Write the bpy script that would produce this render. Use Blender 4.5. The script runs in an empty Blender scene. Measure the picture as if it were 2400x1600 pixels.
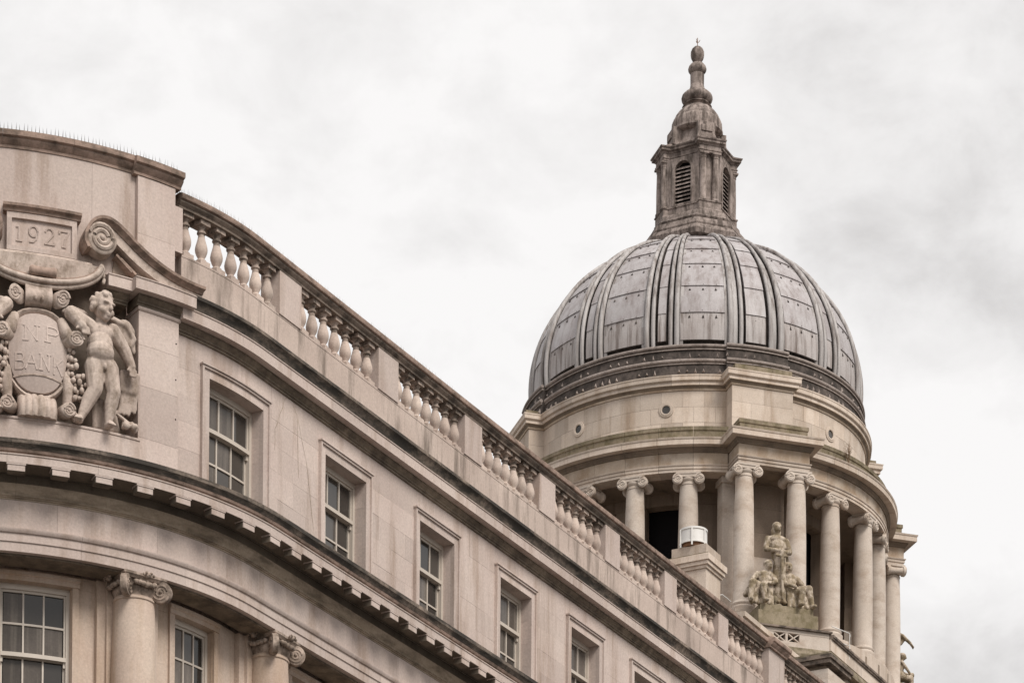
import bpy, bmesh, math, random
from math import sin, cos, pi, radians, sqrt, atan2
from mathutils import Vector, Matrix, Euler
random.seed(7)
scene = bpy.context.scene
C = scene.collection

# ------------------------------------------------------------------ camera
cam_d = bpy.data.cameras.new("camera"); cam = bpy.data.objects.new("camera", cam_d); C.objects.link(cam)
cam_d.sensor_fit = 'HORIZONTAL'; cam_d.sensor_width = 36.0; cam_d.lens = 36.0 * 7100 / 2400
cam_d.shift_x = 0.0; cam_d.shift_y = (4089 - 800) / 2400
cam_d.clip_start = 0.5; cam_d.clip_end = 3000
cam.location = (0, 0, 1.6)
cam.matrix_world = Matrix.Translation((0, 0, 1.6)) @ Matrix.Rotation(pi / 2, 4, 'X') @ Matrix.Rotation(radians(0.5), 4, 'Z')
scene.camera = cam

# ------------------------------------------------------------------ sky, sun, exposure
SUN_AZ, SUN_EL = radians(38), radians(46)      # azimuth to the right of the direction behind the camera
w = bpy.data.worlds.new("World"); scene.world = w; w.use_nodes = True
nt = w.node_tree; nt.nodes.clear()
N = nt.nodes.new; LK = nt.links.new
out = N('ShaderNodeOutputWorld'); bg = N('ShaderNodeBackground'); bg.inputs['Strength'].default_value = 0.1
sky = N('ShaderNodeTexSky'); sky.sky_type = 'NISHITA'; sky.sun_disc = False
sky.sun_elevation = SUN_EL; sky.sun_rotation = pi - SUN_AZ
tc = N('ShaderNodeTexCoord')
CLOUD = (2.71, 0.28, 7.79)
mp = N('ShaderNodeMapping'); mp.inputs['Scale'].default_value = (1.0, 1.0, 1.5); mp.inputs['Location'].default_value = CLOUD
n1 = N('ShaderNodeTexNoise'); n1.inputs['Scale'].default_value = 8.0; n1.inputs['Detail'].default_value = 3; n1.inputs['Roughness'].default_value = 0.45; n1.inputs['Distortion'].default_value = 0.25
n2 = N('ShaderNodeTexNoise'); n2.inputs['Scale'].default_value = 26.0; n2.inputs['Detail'].default_value = 6; n2.inputs['Roughness'].default_value = 0.58; n2.inputs["Distortion"].default_value = 0.2
ad = N('ShaderNodeMix'); ad.data_type = 'FLOAT'; ad.inputs[0].default_value = 0.42
rp = N('ShaderNodeValToRGB')
rp.color_ramp.elements[0].position = 0.36; rp.color_ramp.elements[0].color = (3.36, 3.26, 3.20, 1)
rp.color_ramp.elements[1].position = 0.58; rp.color_ramp.elements[1].color = (4.68, 4.59, 4.53, 1)
e = rp.color_ramp.elements.new(0.47); e.color = (4.16, 4.07, 4.01, 1)
mx = N('ShaderNodeMix'); mx.data_type = 'RGBA'; mx.inputs[0].default_value = 0.97
LK(tc.outputs['Generated'], mp.inputs['Vector']); LK(mp.outputs[0], n1.inputs['Vector']); LK(mp.outputs[0], n2.inputs['Vector']); LK(n1.outputs['Fac'], ad.inputs[2]); LK(n2.outputs['Fac'], ad.inputs[3]); LK(ad.outputs[0], rp.inputs[0])
LK(sky.outputs[0], mx.inputs[6]); LK(rp.outputs[0], mx.inputs[7]); LK(mx.outputs[2], bg.inputs['Color']); LK(bg.outputs[0], out.inputs[0])

sl = bpy.data.lights.new("sun", 'SUN'); sl.energy = 1.5; sl.angle = radians(25); sl.color = (1.0, 0.95, 0.88)
sun = bpy.data.objects.new("sun", sl); C.objects.link(sun)
sdir = Vector((sin(SUN_AZ) * cos(SUN_EL), -cos(SUN_AZ) * cos(SUN_EL), sin(SUN_EL)))
sun.rotation_euler = (-sdir).to_track_quat('-Z', 'Y').to_euler(); sun.location = (20, -20, 60)
vs = scene.view_settings
vs.view_transform = 'Standard'; vs.look = 'None'; vs.gamma = 1.0; vs.use_curve_mapping = False; vs.exposure = 1.06

# ------------------------------------------------------------------ materials
def stone(name, c1, c2, stain=(0.10, 0.075, 0.055), amt=0.35, lo=0.52, hi=0.72, rnd=0.10, rough=0.88, big=0.8, mott=0.0, mcol=(0.05, 0.045, 0.035), streak=(2.2, 2.2, 0.28), bump=0.25, msc=5.0, mlo=0.45, mhi=0.62):
    m = bpy.data.materials.new(name); m.use_nodes = True; t = m.node_tree; b = t.nodes['Principled BSDF']
    n = t.nodes.new; k = t.links.new
    b.inputs['Roughness'].default_value = rough; b.inputs['Specular IOR Level'].default_value = 0.25
    g = n('ShaderNodeNewGeometry')
    a = n('ShaderNodeTexNoise'); a.inputs['Scale'].default_value = big; a.inputs['Detail'].default_value = 6; a.inputs['Roughness'].default_value = 0.6
    k(g.outputs['Position'], a.inputs['Vector'])
    r = n('ShaderNodeValToRGB'); r.color_ramp.elements[0].position = 0.34; r.color_ramp.elements[1].position = 0.66
    r.color_ramp.elements[0].color = (*c1, 1); r.color_ramp.elements[1].color = (*c2, 1); k(a.outputs['Fac'], r.inputs[0])
    col = r.outputs[0]
    def mix(fac, colA, B):
        x = n('ShaderNodeMix'); x.data_type = 'RGBA'; k(fac, x.inputs[0]); k(colA, x.inputs[6]); x.inputs[7].default_value = (*B, 1); return x.outputs[2]
    if amt > 0:
        mp = n('ShaderNodeMapping'); mp.inputs['Scale'].default_value = streak; k(g.outputs['Position'], mp.inputs['Vector'])
        s = n('ShaderNodeTexNoise'); s.inputs['Scale'].default_value = 1.0; s.inputs['Detail'].default_value = 8; s.inputs['Roughness'].default_value = 0.65; k(mp.outputs[0], s.inputs['Vector'])
        mr = n('ShaderNodeMapRange'); mr.inputs[1].default_value = lo; mr.inputs[2].default_value = hi; mr.inputs[4].default_value = amt; k(s.outputs['Fac'], mr.inputs[0])
        col = mix(mr.outputs[0], col, stain)
    if mott > 0:
        s = n('ShaderNodeTexNoise'); s.inputs['Scale'].default_value = msc; s.inputs['Detail'].default_value = 9; s.inputs['Roughness'].default_value = 0.72; k(g.outputs['Position'], s.inputs['Vector'])
        mr = n('ShaderNodeMapRange'); mr.inputs[1].default_value = mlo; mr.inputs[2].default_value = mhi; mr.inputs[4].default_value = mott; k(s.outputs['Fac'], mr.inputs[0])
        col = mix(mr.outputs[0], col, mcol)
    oi = n('ShaderNodeObjectInfo'); mr = n('ShaderNodeMapRange'); mr.inputs[3].default_value = 1 - rnd; mr.inputs[4].default_value = 1 + rnd; k(oi.outputs['Random'], mr.inputs[0])
    f = n('ShaderNodeTexNoise'); f.inputs['Scale'].default_value = 26; f.inputs['Detail'].default_value = 5; f.inputs['Roughness'].default_value = 0.7; k(g.outputs['Position'], f.inputs['Vector'])
    mf = n('ShaderNodeMapRange'); mf.inputs[1].default_value = 0.3; mf.inputs[2].default_value = 0.7; mf.inputs[3].default_value = 0.86; mf.inputs[4].default_value = 1.12; k(f.outputs['Fac'], mf.inputs[0])
    mu = n('ShaderNodeMath'); mu.operation = 'MULTIPLY'; k(mr.outputs[0], mu.inputs[0]); k(mf.outputs[0], mu.inputs[1])
    hs = n('ShaderNodeHueSaturation'); k(mu.outputs[0], hs.inputs['Value']); k(col, hs.inputs['Color'])
    k(hs.outputs[0], b.inputs['Base Color'])
    bp = n('ShaderNodeBump'); bp.inputs['Strength'].default_value = bump; bp.inputs['Distance'].default_value = 0.012; k(f.outputs['Fac'], bp.inputs['Height']); k(bp.outputs[0], b.inputs['Normal'])
    return m
def plain(name, c, rough=0.6, metal=0.0, rnd=0.0, spec=0.5):
    m = bpy.data.materials.new(name); m.use_nodes = True; t = m.node_tree; b = t.nodes['Principled BSDF']
    b.inputs['Roughness'].default_value = rough; b.inputs['Metallic'].default_value = metal; b.inputs['Specular IOR Level'].default_value = spec
    g = t.nodes.new('ShaderNodeNewGeometry'); a = t.nodes.new('ShaderNodeTexNoise'); a.inputs['Scale'].default_value = 3.0; a.inputs['Detail'].default_value = 5
    t.links.new(g.outputs['Position'], a.inputs['Vector'])
    mr = t.nodes.new('ShaderNodeMapRange'); mr.inputs[3].default_value = 0.88; mr.inputs[4].default_value = 1.12; t.links.new(a.outputs['Fac'], mr.inputs[0])
    hs = t.nodes.new('ShaderNodeHueSaturation'); hs.inputs['Color'].default_value = (*c, 1)
    val = mr.outputs[0]
    if rnd:
        oi = t.nodes.new('ShaderNodeObjectInfo'); m2 = t.nodes.new('ShaderNodeMapRange'); m2.inputs[3].default_value = 1 - rnd; m2.inputs[4].default_value = 1 + rnd
        t.links.new(oi.outputs['Random'], m2.inputs[0]); mm = t.nodes.new('ShaderNodeMath'); mm.operation = 'MULTIPLY'
        t.links.new(mr.outputs[0], mm.inputs[0]); t.links.new(m2.outputs[0], mm.inputs[1]); val = mm.outputs[0]
    t.links.new(val, hs.inputs['Value']); t.links.new(hs.outputs[0], b.inputs['Base Color'])
    return m
MT = {}
MT['wall'] = stone('bank_stone', (0.475, 0.386, 0.346), (0.54, 0.455, 0.41), stain=(0.25, 0.17, 0.12), amt=0.75, lo=0.50, hi=0.74, rnd=0.10, mott=0.4, mcol=(0.36, 0.27, 0.22), msc=1.6, mlo=0.5, mhi=0.75)
MT['plinth'] = stone('stained_plinth_stone', (0.43, 0.345, 0.30), (0.53, 0.435, 0.38), stain=(0.10, 0.078, 0.06), amt=0.75, lo=0.49, hi=0.68, rnd=0.06, streak=(3.2, 3.2, 0.5))
MT['rail'] = stone('weathered_rail_stone', (0.30, 0.215, 0.175), (0.42, 0.305, 0.25), stain=(0.085, 0.066, 0.05), amt=0.7, lo=0.46, hi=0.64, rnd=0.10, streak=(3, 3, 6), mott=0.5, mcol=(0.09, 0.07, 0.055), msc=6)
MT['baluster'] = stone('baluster_stone', (0.46, 0.365, 0.315), (0.55, 0.455, 0.395), stain=(0.12, 0.09, 0.065), amt=0.35, lo=0.5, hi=0.7, rnd=0.12, streak=(5, 5, 1.6))
MT['cap_grime_shade'] = stone('shaded_sooty_cap', (0.30, 0.235, 0.195), (0.46, 0.37, 0.315), stain=(0.06, 0.05, 0.04), amt=0.8, lo=0.44, hi=0.60, rnd=0.1, streak=(6, 6, 6))  # dirt plus the shade under the rail, both put into the colour
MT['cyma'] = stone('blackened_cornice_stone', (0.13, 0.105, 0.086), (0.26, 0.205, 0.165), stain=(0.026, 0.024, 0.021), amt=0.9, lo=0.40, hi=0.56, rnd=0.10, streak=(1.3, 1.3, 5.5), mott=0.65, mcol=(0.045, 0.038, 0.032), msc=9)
MT['raild'] = stone('dark_rail_stone', (0.17, 0.135, 0.11), (0.28, 0.22, 0.18), stain=(0.04, 0.033, 0.027), amt=0.8, lo=0.42, hi=0.6, rnd=0.1, streak=(3, 3, 5))  # darker tone of the rail stone, for its lower moulding and dark copings
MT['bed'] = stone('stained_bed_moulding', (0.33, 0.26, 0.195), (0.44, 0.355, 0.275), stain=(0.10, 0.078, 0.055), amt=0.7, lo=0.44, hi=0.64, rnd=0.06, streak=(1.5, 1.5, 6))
MT['soot_shade'] = stone('shaded_soot_stone', (0.095, 0.076, 0.06), (0.16, 0.13, 0.10), stain=(0.04, 0.033, 0.027), amt=0.6, rnd=0.06, streak=(3, 3, 3))  # soot, with the shade under the overhang darkened into the colour
MT['soffit'] = stone('shaded_sooty_soffit', (0.19, 0.15, 0.115), (0.30, 0.24, 0.18), stain=(0.06, 0.048, 0.038), amt=0.7, lo=0.42, hi=0.62, rnd=0.06, streak=(2.5, 2.5, 3), mott=0.4, mcol=(0.07, 0.055, 0.042))  # grime and underside shade, both put into the colour
MT['carve'] = stone('carved_stone', (0.46, 0.368, 0.318), (0.55, 0.46, 0.40), stain=(0.15, 0.112, 0.082), amt=0.6, lo=0.48, hi=0.66, rnd=0.06, mott=0.6, mcol=(0.20, 0.15, 0.11), streak=(5, 5, 2), msc=5.5, mlo=0.5, mhi=0.64)
MT['carved'] = stone('sooty_carved_stone', (0.36, 0.275, 0.225), (0.50, 0.405, 0.34), stain=(0.09, 0.068, 0.052), amt=0.75, lo=0.44, hi=0.6, rnd=0.06, mott=0.6, mcol=(0.13, 0.10, 0.075), streak=(5, 5, 4), msc=6)
MT['niche'] = stone('shaded_niche_stone', (0.22, 0.175, 0.14), (0.34, 0.27, 0.22), stain=(0.07, 0.055, 0.045), amt=0.6, rnd=0.03)  # dark tone puts the shade of the recess into the stone colour
MT['col'] = stone('column_stone', (0.47, 0.36, 0.295), (0.55, 0.45, 0.375), stain=(0.33, 0.22, 0.13), amt=0.6, lo=0.46, hi=0.7, rnd=0.04)
MT['paint'] = plain('cream_window_paint', (0.50, 0.44, 0.38), 0.5)
MT['glass'] = plain('window_glass', (0.055, 0.048, 0.042), 0.08, rnd=0.6)
MT['blind'] = stone('glass_with_curtain', (0.07, 0.06, 0.052), (0.12, 0.102, 0.09), stain=(0.19, 0.165, 0.14), amt=0.55, lo=0.48, hi=0.62, rnd=0.3, rough=0.12, streak=(7, 7, 0.25), bump=0.02)
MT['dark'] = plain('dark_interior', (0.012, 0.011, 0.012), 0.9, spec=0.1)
MT['wire'] = plain('spike_wire', (0.16, 0.15, 0.14), 0.4, 0.6)
MT['cstone'] = stone('council_stone', (0.50, 0.415, 0.345), (0.60, 0.51, 0.435), stain=(0.30, 0.205, 0.135), amt=0.65, lo=0.48, hi=0.70, rnd=0.15, mott=0.35, mcol=(0.42, 0.33, 0.25), msc=1.4, mlo=0.5, mhi=0.7)
MT['cfrieze'] = stone('council_frieze_stone', (0.44, 0.345, 0.26), (0.58, 0.49, 0.405), stain=(0.30, 0.20, 0.125), amt=0.6, lo=0.46, hi=0.62, rnd=0.13, streak=(1.6, 1.6, 0.9))
MT['ccol'] = stone('council_column_stone', (0.52, 0.445, 0.38), (0.59, 0.515, 0.45), stain=(0.34, 0.25, 0.185), amt=0.65, lo=0.49, hi=0.68, rnd=0.06, mott=0.3, mcol=(0.44, 0.36, 0.30), msc=1.2, streak=(1.2, 1.2, 2.2))
MT['cshade'] = stone('council_shaded_inner_stone', (0.22, 0.17, 0.13), (0.32, 0.25, 0.195), stain=(0.09, 0.066, 0.048), amt=0.6, rnd=0.08)  # stone darkened so the colonnade's deep shade sits in its colour
MT['moss'] = stone('mossy_stone', (0.19, 0.155, 0.11), (0.28, 0.23, 0.17), stain=(0.075, 0.06, 0.035), amt=0.7, lo=0.44, hi=0.62, rnd=0.10, streak=(4, 4, 2.0), mott=0.6, mcol=(0.13, 0.11, 0.055), msc=5)
MT['csoffit'] = stone('council_shaded_soffit', (0.17, 0.135, 0.105), (0.27, 0.21, 0.16), stain=(0.05, 0.042, 0.034), amt=0.6, rnd=0.06)  # undersides and ceilings: grime, with shade put into the colour
MT['lead'] = stone('lead_sheet', (0.345, 0.312, 0.312), (0.425, 0.40, 0.402), stain=(0.17, 0.13, 0.118), amt=0.75, lo=0.46, hi=0.72, rnd=0.07, rough=0.42, big=1.2, streak=(5, 5, 0.5), bump=0.08, mott=0.5, mcol=(0.46, 0.445, 0.448), msc=1.6, mlo=0.5, mhi=0.68)
MT['leads'] = stone('streaked_lead_sheet', (0.35, 0.31, 0.295), (0.43, 0.40, 0.39), stain=(0.11, 0.08, 0.066), amt=0.85, lo=0.47, hi=0.66, rnd=0.06, rough=0.55, big=1.0, streak=(7, 7, 0.35), bump=0.1)
MT['rib'] = stone('lead_rib', (0.37, 0.345, 0.335), (0.46, 0.435, 0.425), stain=(0.12, 0.088, 0.073), amt=0.75, lo=0.44, hi=0.66, rnd=0.08, rough=0.55, streak=(6, 6, 0.5), bump=0.08)
MT['leadd'] = stone('blackened_lead', (0.05, 0.041, 0.036), (0.12, 0.098, 0.087), stain=(0.022, 0.019, 0.017), amt=0.7, lo=0.42, hi=0.6, rnd=0.08, rough=0.95, streak=(4, 4, 3), mott=0.3, mcol=(0.17, 0.135, 0.12), msc=6, mlo=0.52, mhi=0.66)
MT['leadm'] = stone('weathered_lead_roll', (0.25, 0.205, 0.18), (0.37, 0.315, 0.285), stain=(0.06, 0.048, 0.04), amt=0.75, rnd=0.08, rough=0.8, streak=(5, 5, 6), mott=0.4, mcol=(0.12, 0.10, 0.095), msc=7)
MT['lantern'] = stone('sooty_lantern_stone', (0.26, 0.21, 0.187), (0.38, 0.315, 0.285), stain=(0.065, 0.05, 0.042), amt=0.85, lo=0.44, hi=0.60, rnd=0.12, big=1.6, streak=(6, 6, 1.2), mott=0.5, mcol=(0.10, 0.08, 0.066), msc=8)
MT['white'] = plain('white_metal_paint', (0.66, 0.645, 0.62), 0.45)
MT['rust'] = plain('rusty_steel', (0.20, 0.10, 0.05), 0.8)
MT['pave'] = stone('street_paving', (0.08, 0.075, 0.07), (0.13, 0.12, 0.11), amt=0.2, rnd=0)
MT['twig'] = plain('dry_twig', (0.20, 0.13, 0.08), 0.9)

# ------------------------------------------------------------------ mesh helpers
class MB:
    def __init__(s): s.v = []; s.f = []; s.m = []
    def add(s, vs, fs, mi=0):
        k = len(s.v); s.v += [tuple(v) for v in vs]; s.f += [tuple(i + k for i in f) for f in fs]; s.m += [mi] * len(fs)
    def hexa(s, p, mi=0):   # 8 points: bottom 4 ccw, top 4
        s.add(p, [(3, 2, 1, 0), (4, 5, 6, 7), (0, 1, 5, 4), (1, 2, 6, 5), (2, 3, 7, 6), (3, 0, 4, 7)], mi)
    def box(s, x0, x1, y0, y1, z0, z1, fn=None, mi=0):
        p = [(x0, y0, z0), (x1, y0, z0), (x1, y1, z0), (x0, y1, z0), (x0, y0, z1), (x1, y0, z1), (x1, y1, z1), (x0, y1, z1)]
        s.hexa([fn(*q) for q in p] if fn else p, mi)
    def loft(s, rings, cap=True, closed=True, mi=0):
        n = len(rings[0]); vs = [q for r in rings for q in r]; fs = []
        for i in range(len(rings) - 1):
            for j in range(n if closed else n - 1):
                k = (j + 1) % n; fs.append((i * n + j, i * n + k, (i + 1) * n + k, (i + 1) * n + j))
        if cap and closed: fs.append(tuple(range(n - 1, -1, -1))); fs.append(tuple(range((len(rings) - 1) * n, len(rings) * n)))
        s.add(vs, fs, mi)
    def lathe(s, prof, n=24, fn=None, cap=True, mi=0, a0=0.0):   # prof (r,z), round z
        rings = [[(r * cos(a0 + 2 * pi * j / n), r * sin(a0 + 2 * pi * j / n), z) for j in range(n)] for r, z in prof]
        if fn: rings = [[fn(*q) for q in r] for r in rings]
        s.loft(rings, cap, True, mi)
    def tube(s, pts, rad, n=6, mi=0):
        pts = [Vector(p) for p in pts]; rings = []
        for i, p in enumerate(pts):
            d = (pts[min(i + 1, len(pts) - 1)] - pts[max(i - 1, 0)]).normalized()
            u = d.cross(Vector((0, 0, 1)))
            if u.length < 0.05: u = d.cross(Vector((1, 0, 0)))
            u.normalize(); q = d.cross(u)
            r = rad[i] if isinstance(rad, (list, tuple)) else rad
            rings.append([tuple(p + u * (r * cos(2 * pi * j / n)) + q * (r * sin(2 * pi * j / n))) for j in range(n)])
        s.loft(rings, True, True, mi)
    def ball(s, c, r, n=10, rot=None, mi=0):
        if not isinstance(r, (tuple, list)): r = (r, r, r)
        m = n // 2 + 1; c = Vector(c); rings = []
        for i in range(m + 1):
            a = -pi / 2 + pi * (0.02 + 0.96 * i / m)
            ring = []
            for j in range(n):
                q = Vector((r[0] * cos(a) * cos(2 * pi * j / n), r[1] * cos(a) * sin(2 * pi * j / n), r[2] * sin(a)))
                if rot is not None: q = rot @ q
                ring.append(tuple(c + q))
            rings.append(ring)
        s.loft(rings, True, True, mi)
    def limb(s, p0, r0, p1, r1, n=10):
        p0 = Vector(p0); p1 = Vector(p1); d = (p1 - p0); L = d.length; d.normalize()
        u = d.orthogonal().normalized(); q = d.cross(u); rings = []
        st = [(-r0 * cos(a), r0 * sin(a)) for a in (0.2, 0.6, 1.05)] + [(0, r0), (L * .5, (r0 + r1) / 2), (L, r1)] + [(L + r1 * cos(a), r1 * sin(a)) for a in (1.05, 0.6, 0.2)]
        for x, r in st: rings.append([tuple(p0 + d * x + u * (r * cos(2 * pi * j / n)) + q * (r * sin(2 * pi * j / n))) for j in range(n)])
        s.loft(rings, True, True)
    def mesh(s, name, mats, smooth=40):
        me = bpy.data.meshes.new(name); me.from_pydata(s.v, [], s.f)
        bm = bmesh.new(); bm.from_mesh(me); bmesh.ops.recalc_face_normals(bm, faces=bm.faces); bm.to_mesh(me); bm.free()
        for m in (mats if isinstance(mats, list) else [mats]): me.materials.append(MT[m])
        if len(me.materials) > 1:
            for p, mi in zip(me.polygons, s.m): p.material_index = mi
        if smooth:
            me.shade_smooth(); me.set_sharp_from_angle(angle=radians(smooth))
        return me
ORG = {}
def link(name, me, parent=None, loc=(0, 0, 0), rz=0.0, label=None, cat=None, group=None, kind=None):
    o = bpy.data.objects.new(name, me); C.objects.link(o); o.location = loc; o.rotation_euler = (0, 0, rz)
    if parent is not None:
        o.parent = parent
        if parent.name in ORG: o.matrix_parent_inverse = Matrix.Translation(-Vector(ORG[parent.name]))
    for k, v in (('label', label), ('category', cat), ('group', group), ('kind', kind)):
        if v: o[k] = v
    return o
def part(name, mb, mat, parent, smooth=40, **kw): return link(name, mb.mesh(name, mat, smooth), parent, **kw)
def thing(name, loc, label, cat, group=None):
    o = bpy.data.objects.new(name, None); C.objects.link(o); o.location = loc; o.empty_display_size = 0.5
    o['label'] = label; o['category'] = cat
    if group: o['group'] = group
    ORG[o.name] = loc; return o
def organic(name, mb, mat, parent, voxel, smooth=4, **kw):     # melts overlapping shapes into one continuous surface
    me = bpy.data.meshes.new('tmp'); me.from_pydata(mb.v, [], mb.f)
    bm = bmesh.new(); bm.from_mesh(me); bmesh.ops.recalc_face_normals(bm, faces=bm.faces); bm.to_mesh(me); bm.free()
    o = bpy.data.objects.new('tmp', me); C.objects.link(o)
    r = o.modifiers.new('r', 'REMESH'); r.mode = 'VOXEL'; r.voxel_size = voxel
    q = o.modifiers.new('s', 'SMOOTH'); q.iterations = smooth; q.factor = 0.5
    dg = bpy.context.evaluated_depsgraph_get(); m2 = bpy.data.meshes.new_from_object(o.evaluated_get(dg))
    bpy.data.objects.remove(o); bpy.data.meshes.remove(me)
    m2.name = name; m2.materials.clear(); m2.materials.append(MT[mat]); m2.shade_smooth()
    return link(name, m2, parent, **kw)
def spiral(n=26, turns=2.2, r0=1.0, r1=0.2, a0=0.0, sg=1):
    return [((r0 + (r1 - r0) * (i / n) ** 0.8) * cos(a0 + sg * 2 * pi * turns * i / n), (r0 + (r1 - r0) * (i / n) ** 0.8) * sin(a0 + sg * 2 * pi * turns * i / n)) for i in range(n + 1)]
def volute(mb, c, U, V, Wn, r, th, sg=1, both=True, a0=pi / 2, n=20, ridge=0.13):
    c = Vector(c); U = Vector(U); V = Vector(V); Wn = Vector(Wn)
    mb.loft([[tuple(c + Wn * w + U * (q * r * cos(2 * pi * j / n)) + V * (q * r * sin(2 * pi * j / n))) for j in range(n)] for w, q in ((-th / 2, .82), (-th * .42, .92), (th * .42, .92), (th / 2, .82))])
    for f in ((1, -1) if both else (1,)):
        pts = [c + Wn * (f * th / 2) + U * (x * r) + V * (y * r) for x, y in spiral(34, 1.9, 0.86, 0.26, a0, sg)]
        mb.tube(pts, [r * ridge * .72 * (1 - 0.3 * i / 34) for i in range(35)], 6)
        mb.ball(c + Wn * (f * th / 2), r * 0.17, 8)
# ------------------------------------------------------------------ ground
g = MB(); g.add([(-1500, -1500, 0), (1500, -1500, 0), (1500, 1500, 0), (-1500, 1500, 0)], [(0, 1, 2, 3)])
part('ground', g, 'pave', None, 0, kind='structure')

# ------------------------------------------------------------------ the bank: plan is a straight wall (s>0) running into a round corner (s<0)
TH = radians(29.0); RW = 5.4; TT = 42.0; CW = -28.45
DV = Vector((sin(TH), cos(TH))); NV = Vector((cos(TH), -sin(TH))); CTR = NV * CW + DV * TT - NV * RW
def ang(s): return TH if s >= 0 else TH - s / RW
def F(s, o, z):
    if s >= 0: q = NV * (CW + o) + DV * (TT + s)
    else:
        a = TH - s / RW; q = CTR + (RW + o) * Vector((cos(a), -sin(a)))
    return (q.x, q.y, z)
def frame(s):     # tangent (towards +s), outward normal
    a = ang(s); return Vector((sin(a), cos(a), 0)), Vector((cos(a), -sin(a), 0))
def rz(s): return pi / 2 - ang(s)          # local x along the wall, local y into the wall
def stations(s0, s1, ds=0.16):
    if s0 >= 0: return [s0, s1]
    e = min(s1, 0.0); n = max(1, int(math.ceil((e - s0) / ds))); r = [s0 + (e - s0) * i / n for i in range(n + 1)]
    if s1 > 1e-6: r.append(s1)
    return r
def fsweep(mb, prof, s0, s1, mi=0): mb.loft([[F(s, o, z) for o, z in prof] for s in stations(s0, s1)], True, True, mi)
def fbox(mb, s0, s1, o0, o1, z0, z1, mi=0): fsweep(mb, [(o0, z0), (o1, z0), (o1, z1), (o0, z1)], s0, s1, mi)
SL, SR = -7.4, 25.0
BANK = thing('bank_building', F(4, -3, 0), 'pale stone classical bank with rounded corner, sash windows and balustraded parapet', 'building')
J = 0.0016
def run(name, prof, mat, s0, s1, step, z=None, parent=BANK, smooth=25):   # a course laid as single stones
    n = max(1, int(round((s1 - s0) / step)))
    cuts = [s0] + [s0 + (s1 - s0) * (i + random.uniform(-.08, .08)) / n for i in range(1, n)] + [s1]
    for a, b in zip(cuts[:-1], cuts[1:]):
        mb = MB(); fsweep(mb, prof, a + J, b - J); part(name, mb, mat, parent, smooth)

# rear body of the building
body = MB()
pts = [F(s, -1.4, 0)[:2] for s in stations(SL, SR, 0.4)]
bk = [(pts[-1][0] - NV.x * 9, pts[-1][1] - NV.y * 9), (CTR.x - 6, CTR.y + 3), (pts[0][0] - 3.0, pts[0][1] + 6)]
ring = pts + bk
body.loft([[(x, y, 0) for x, y in ring], [(x, y, 25.55) for x, y in ring]])
part('rear_wall', body, 'plinth', BANK, 0, label='plain rear mass and flat roof of the bank')

# --- attic storey: ashlar blocks round the windows
AW = [(-1.13, 0.28), (2.21, 3.55), (5.41, 6.66), (8.42, 9.66), (11.32, 12.53), (14.11, 15.33), (16.95, 18.1), (19.6, 20.75), (22.3, 23.4)]
ZW0, ZW1 = 21.80, 23.92
courses = [21.72, 22.18, 22.62, 23.06, 23.49, 23.92, 24.46]
def blocks(name, zs, s0, s1, holes, o0, o1, mat, L=1.05, hz=(0, 0)):
    for ci, (za, zb) in enumerate(zip(zs[:-1], zs[1:])):
        segs = [(s0, s1)]
        if za < hz[1] - 1e-3 and zb > hz[0] + 1e-3:
            segs = []; c = s0
            for a, b in holes:
                if a > c: segs.append((c, min(a, s1)))
                c = b
            if c < s1: segs.append((c, s1))
        for a, b in segs:
            if b - a < 0.05: continue
            n = max(1, int(round((b - a) / L)))
            sh = 0.5 if (ci % 2 and n > 1) else 0.0
            cuts = [a] + [a + (b - a) * (i + sh) / n for i in range(0 if sh else 1, n)] + [b]
            for p, q in zip(cuts[:-1], cuts[1:]):
                mb = MB(); fbox(mb, p + J * .6, q - J * .6, o0, o1 + random.uniform(-.002, .002), za + J * .6, zb - J * .6); part(name, mb, mat, BANK, 25)
blocks('ashlar_block', courses, -1.84, SR, AW, -0.34, 0.0, 'wall', 0.95, (ZW0, ZW1))

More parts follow.
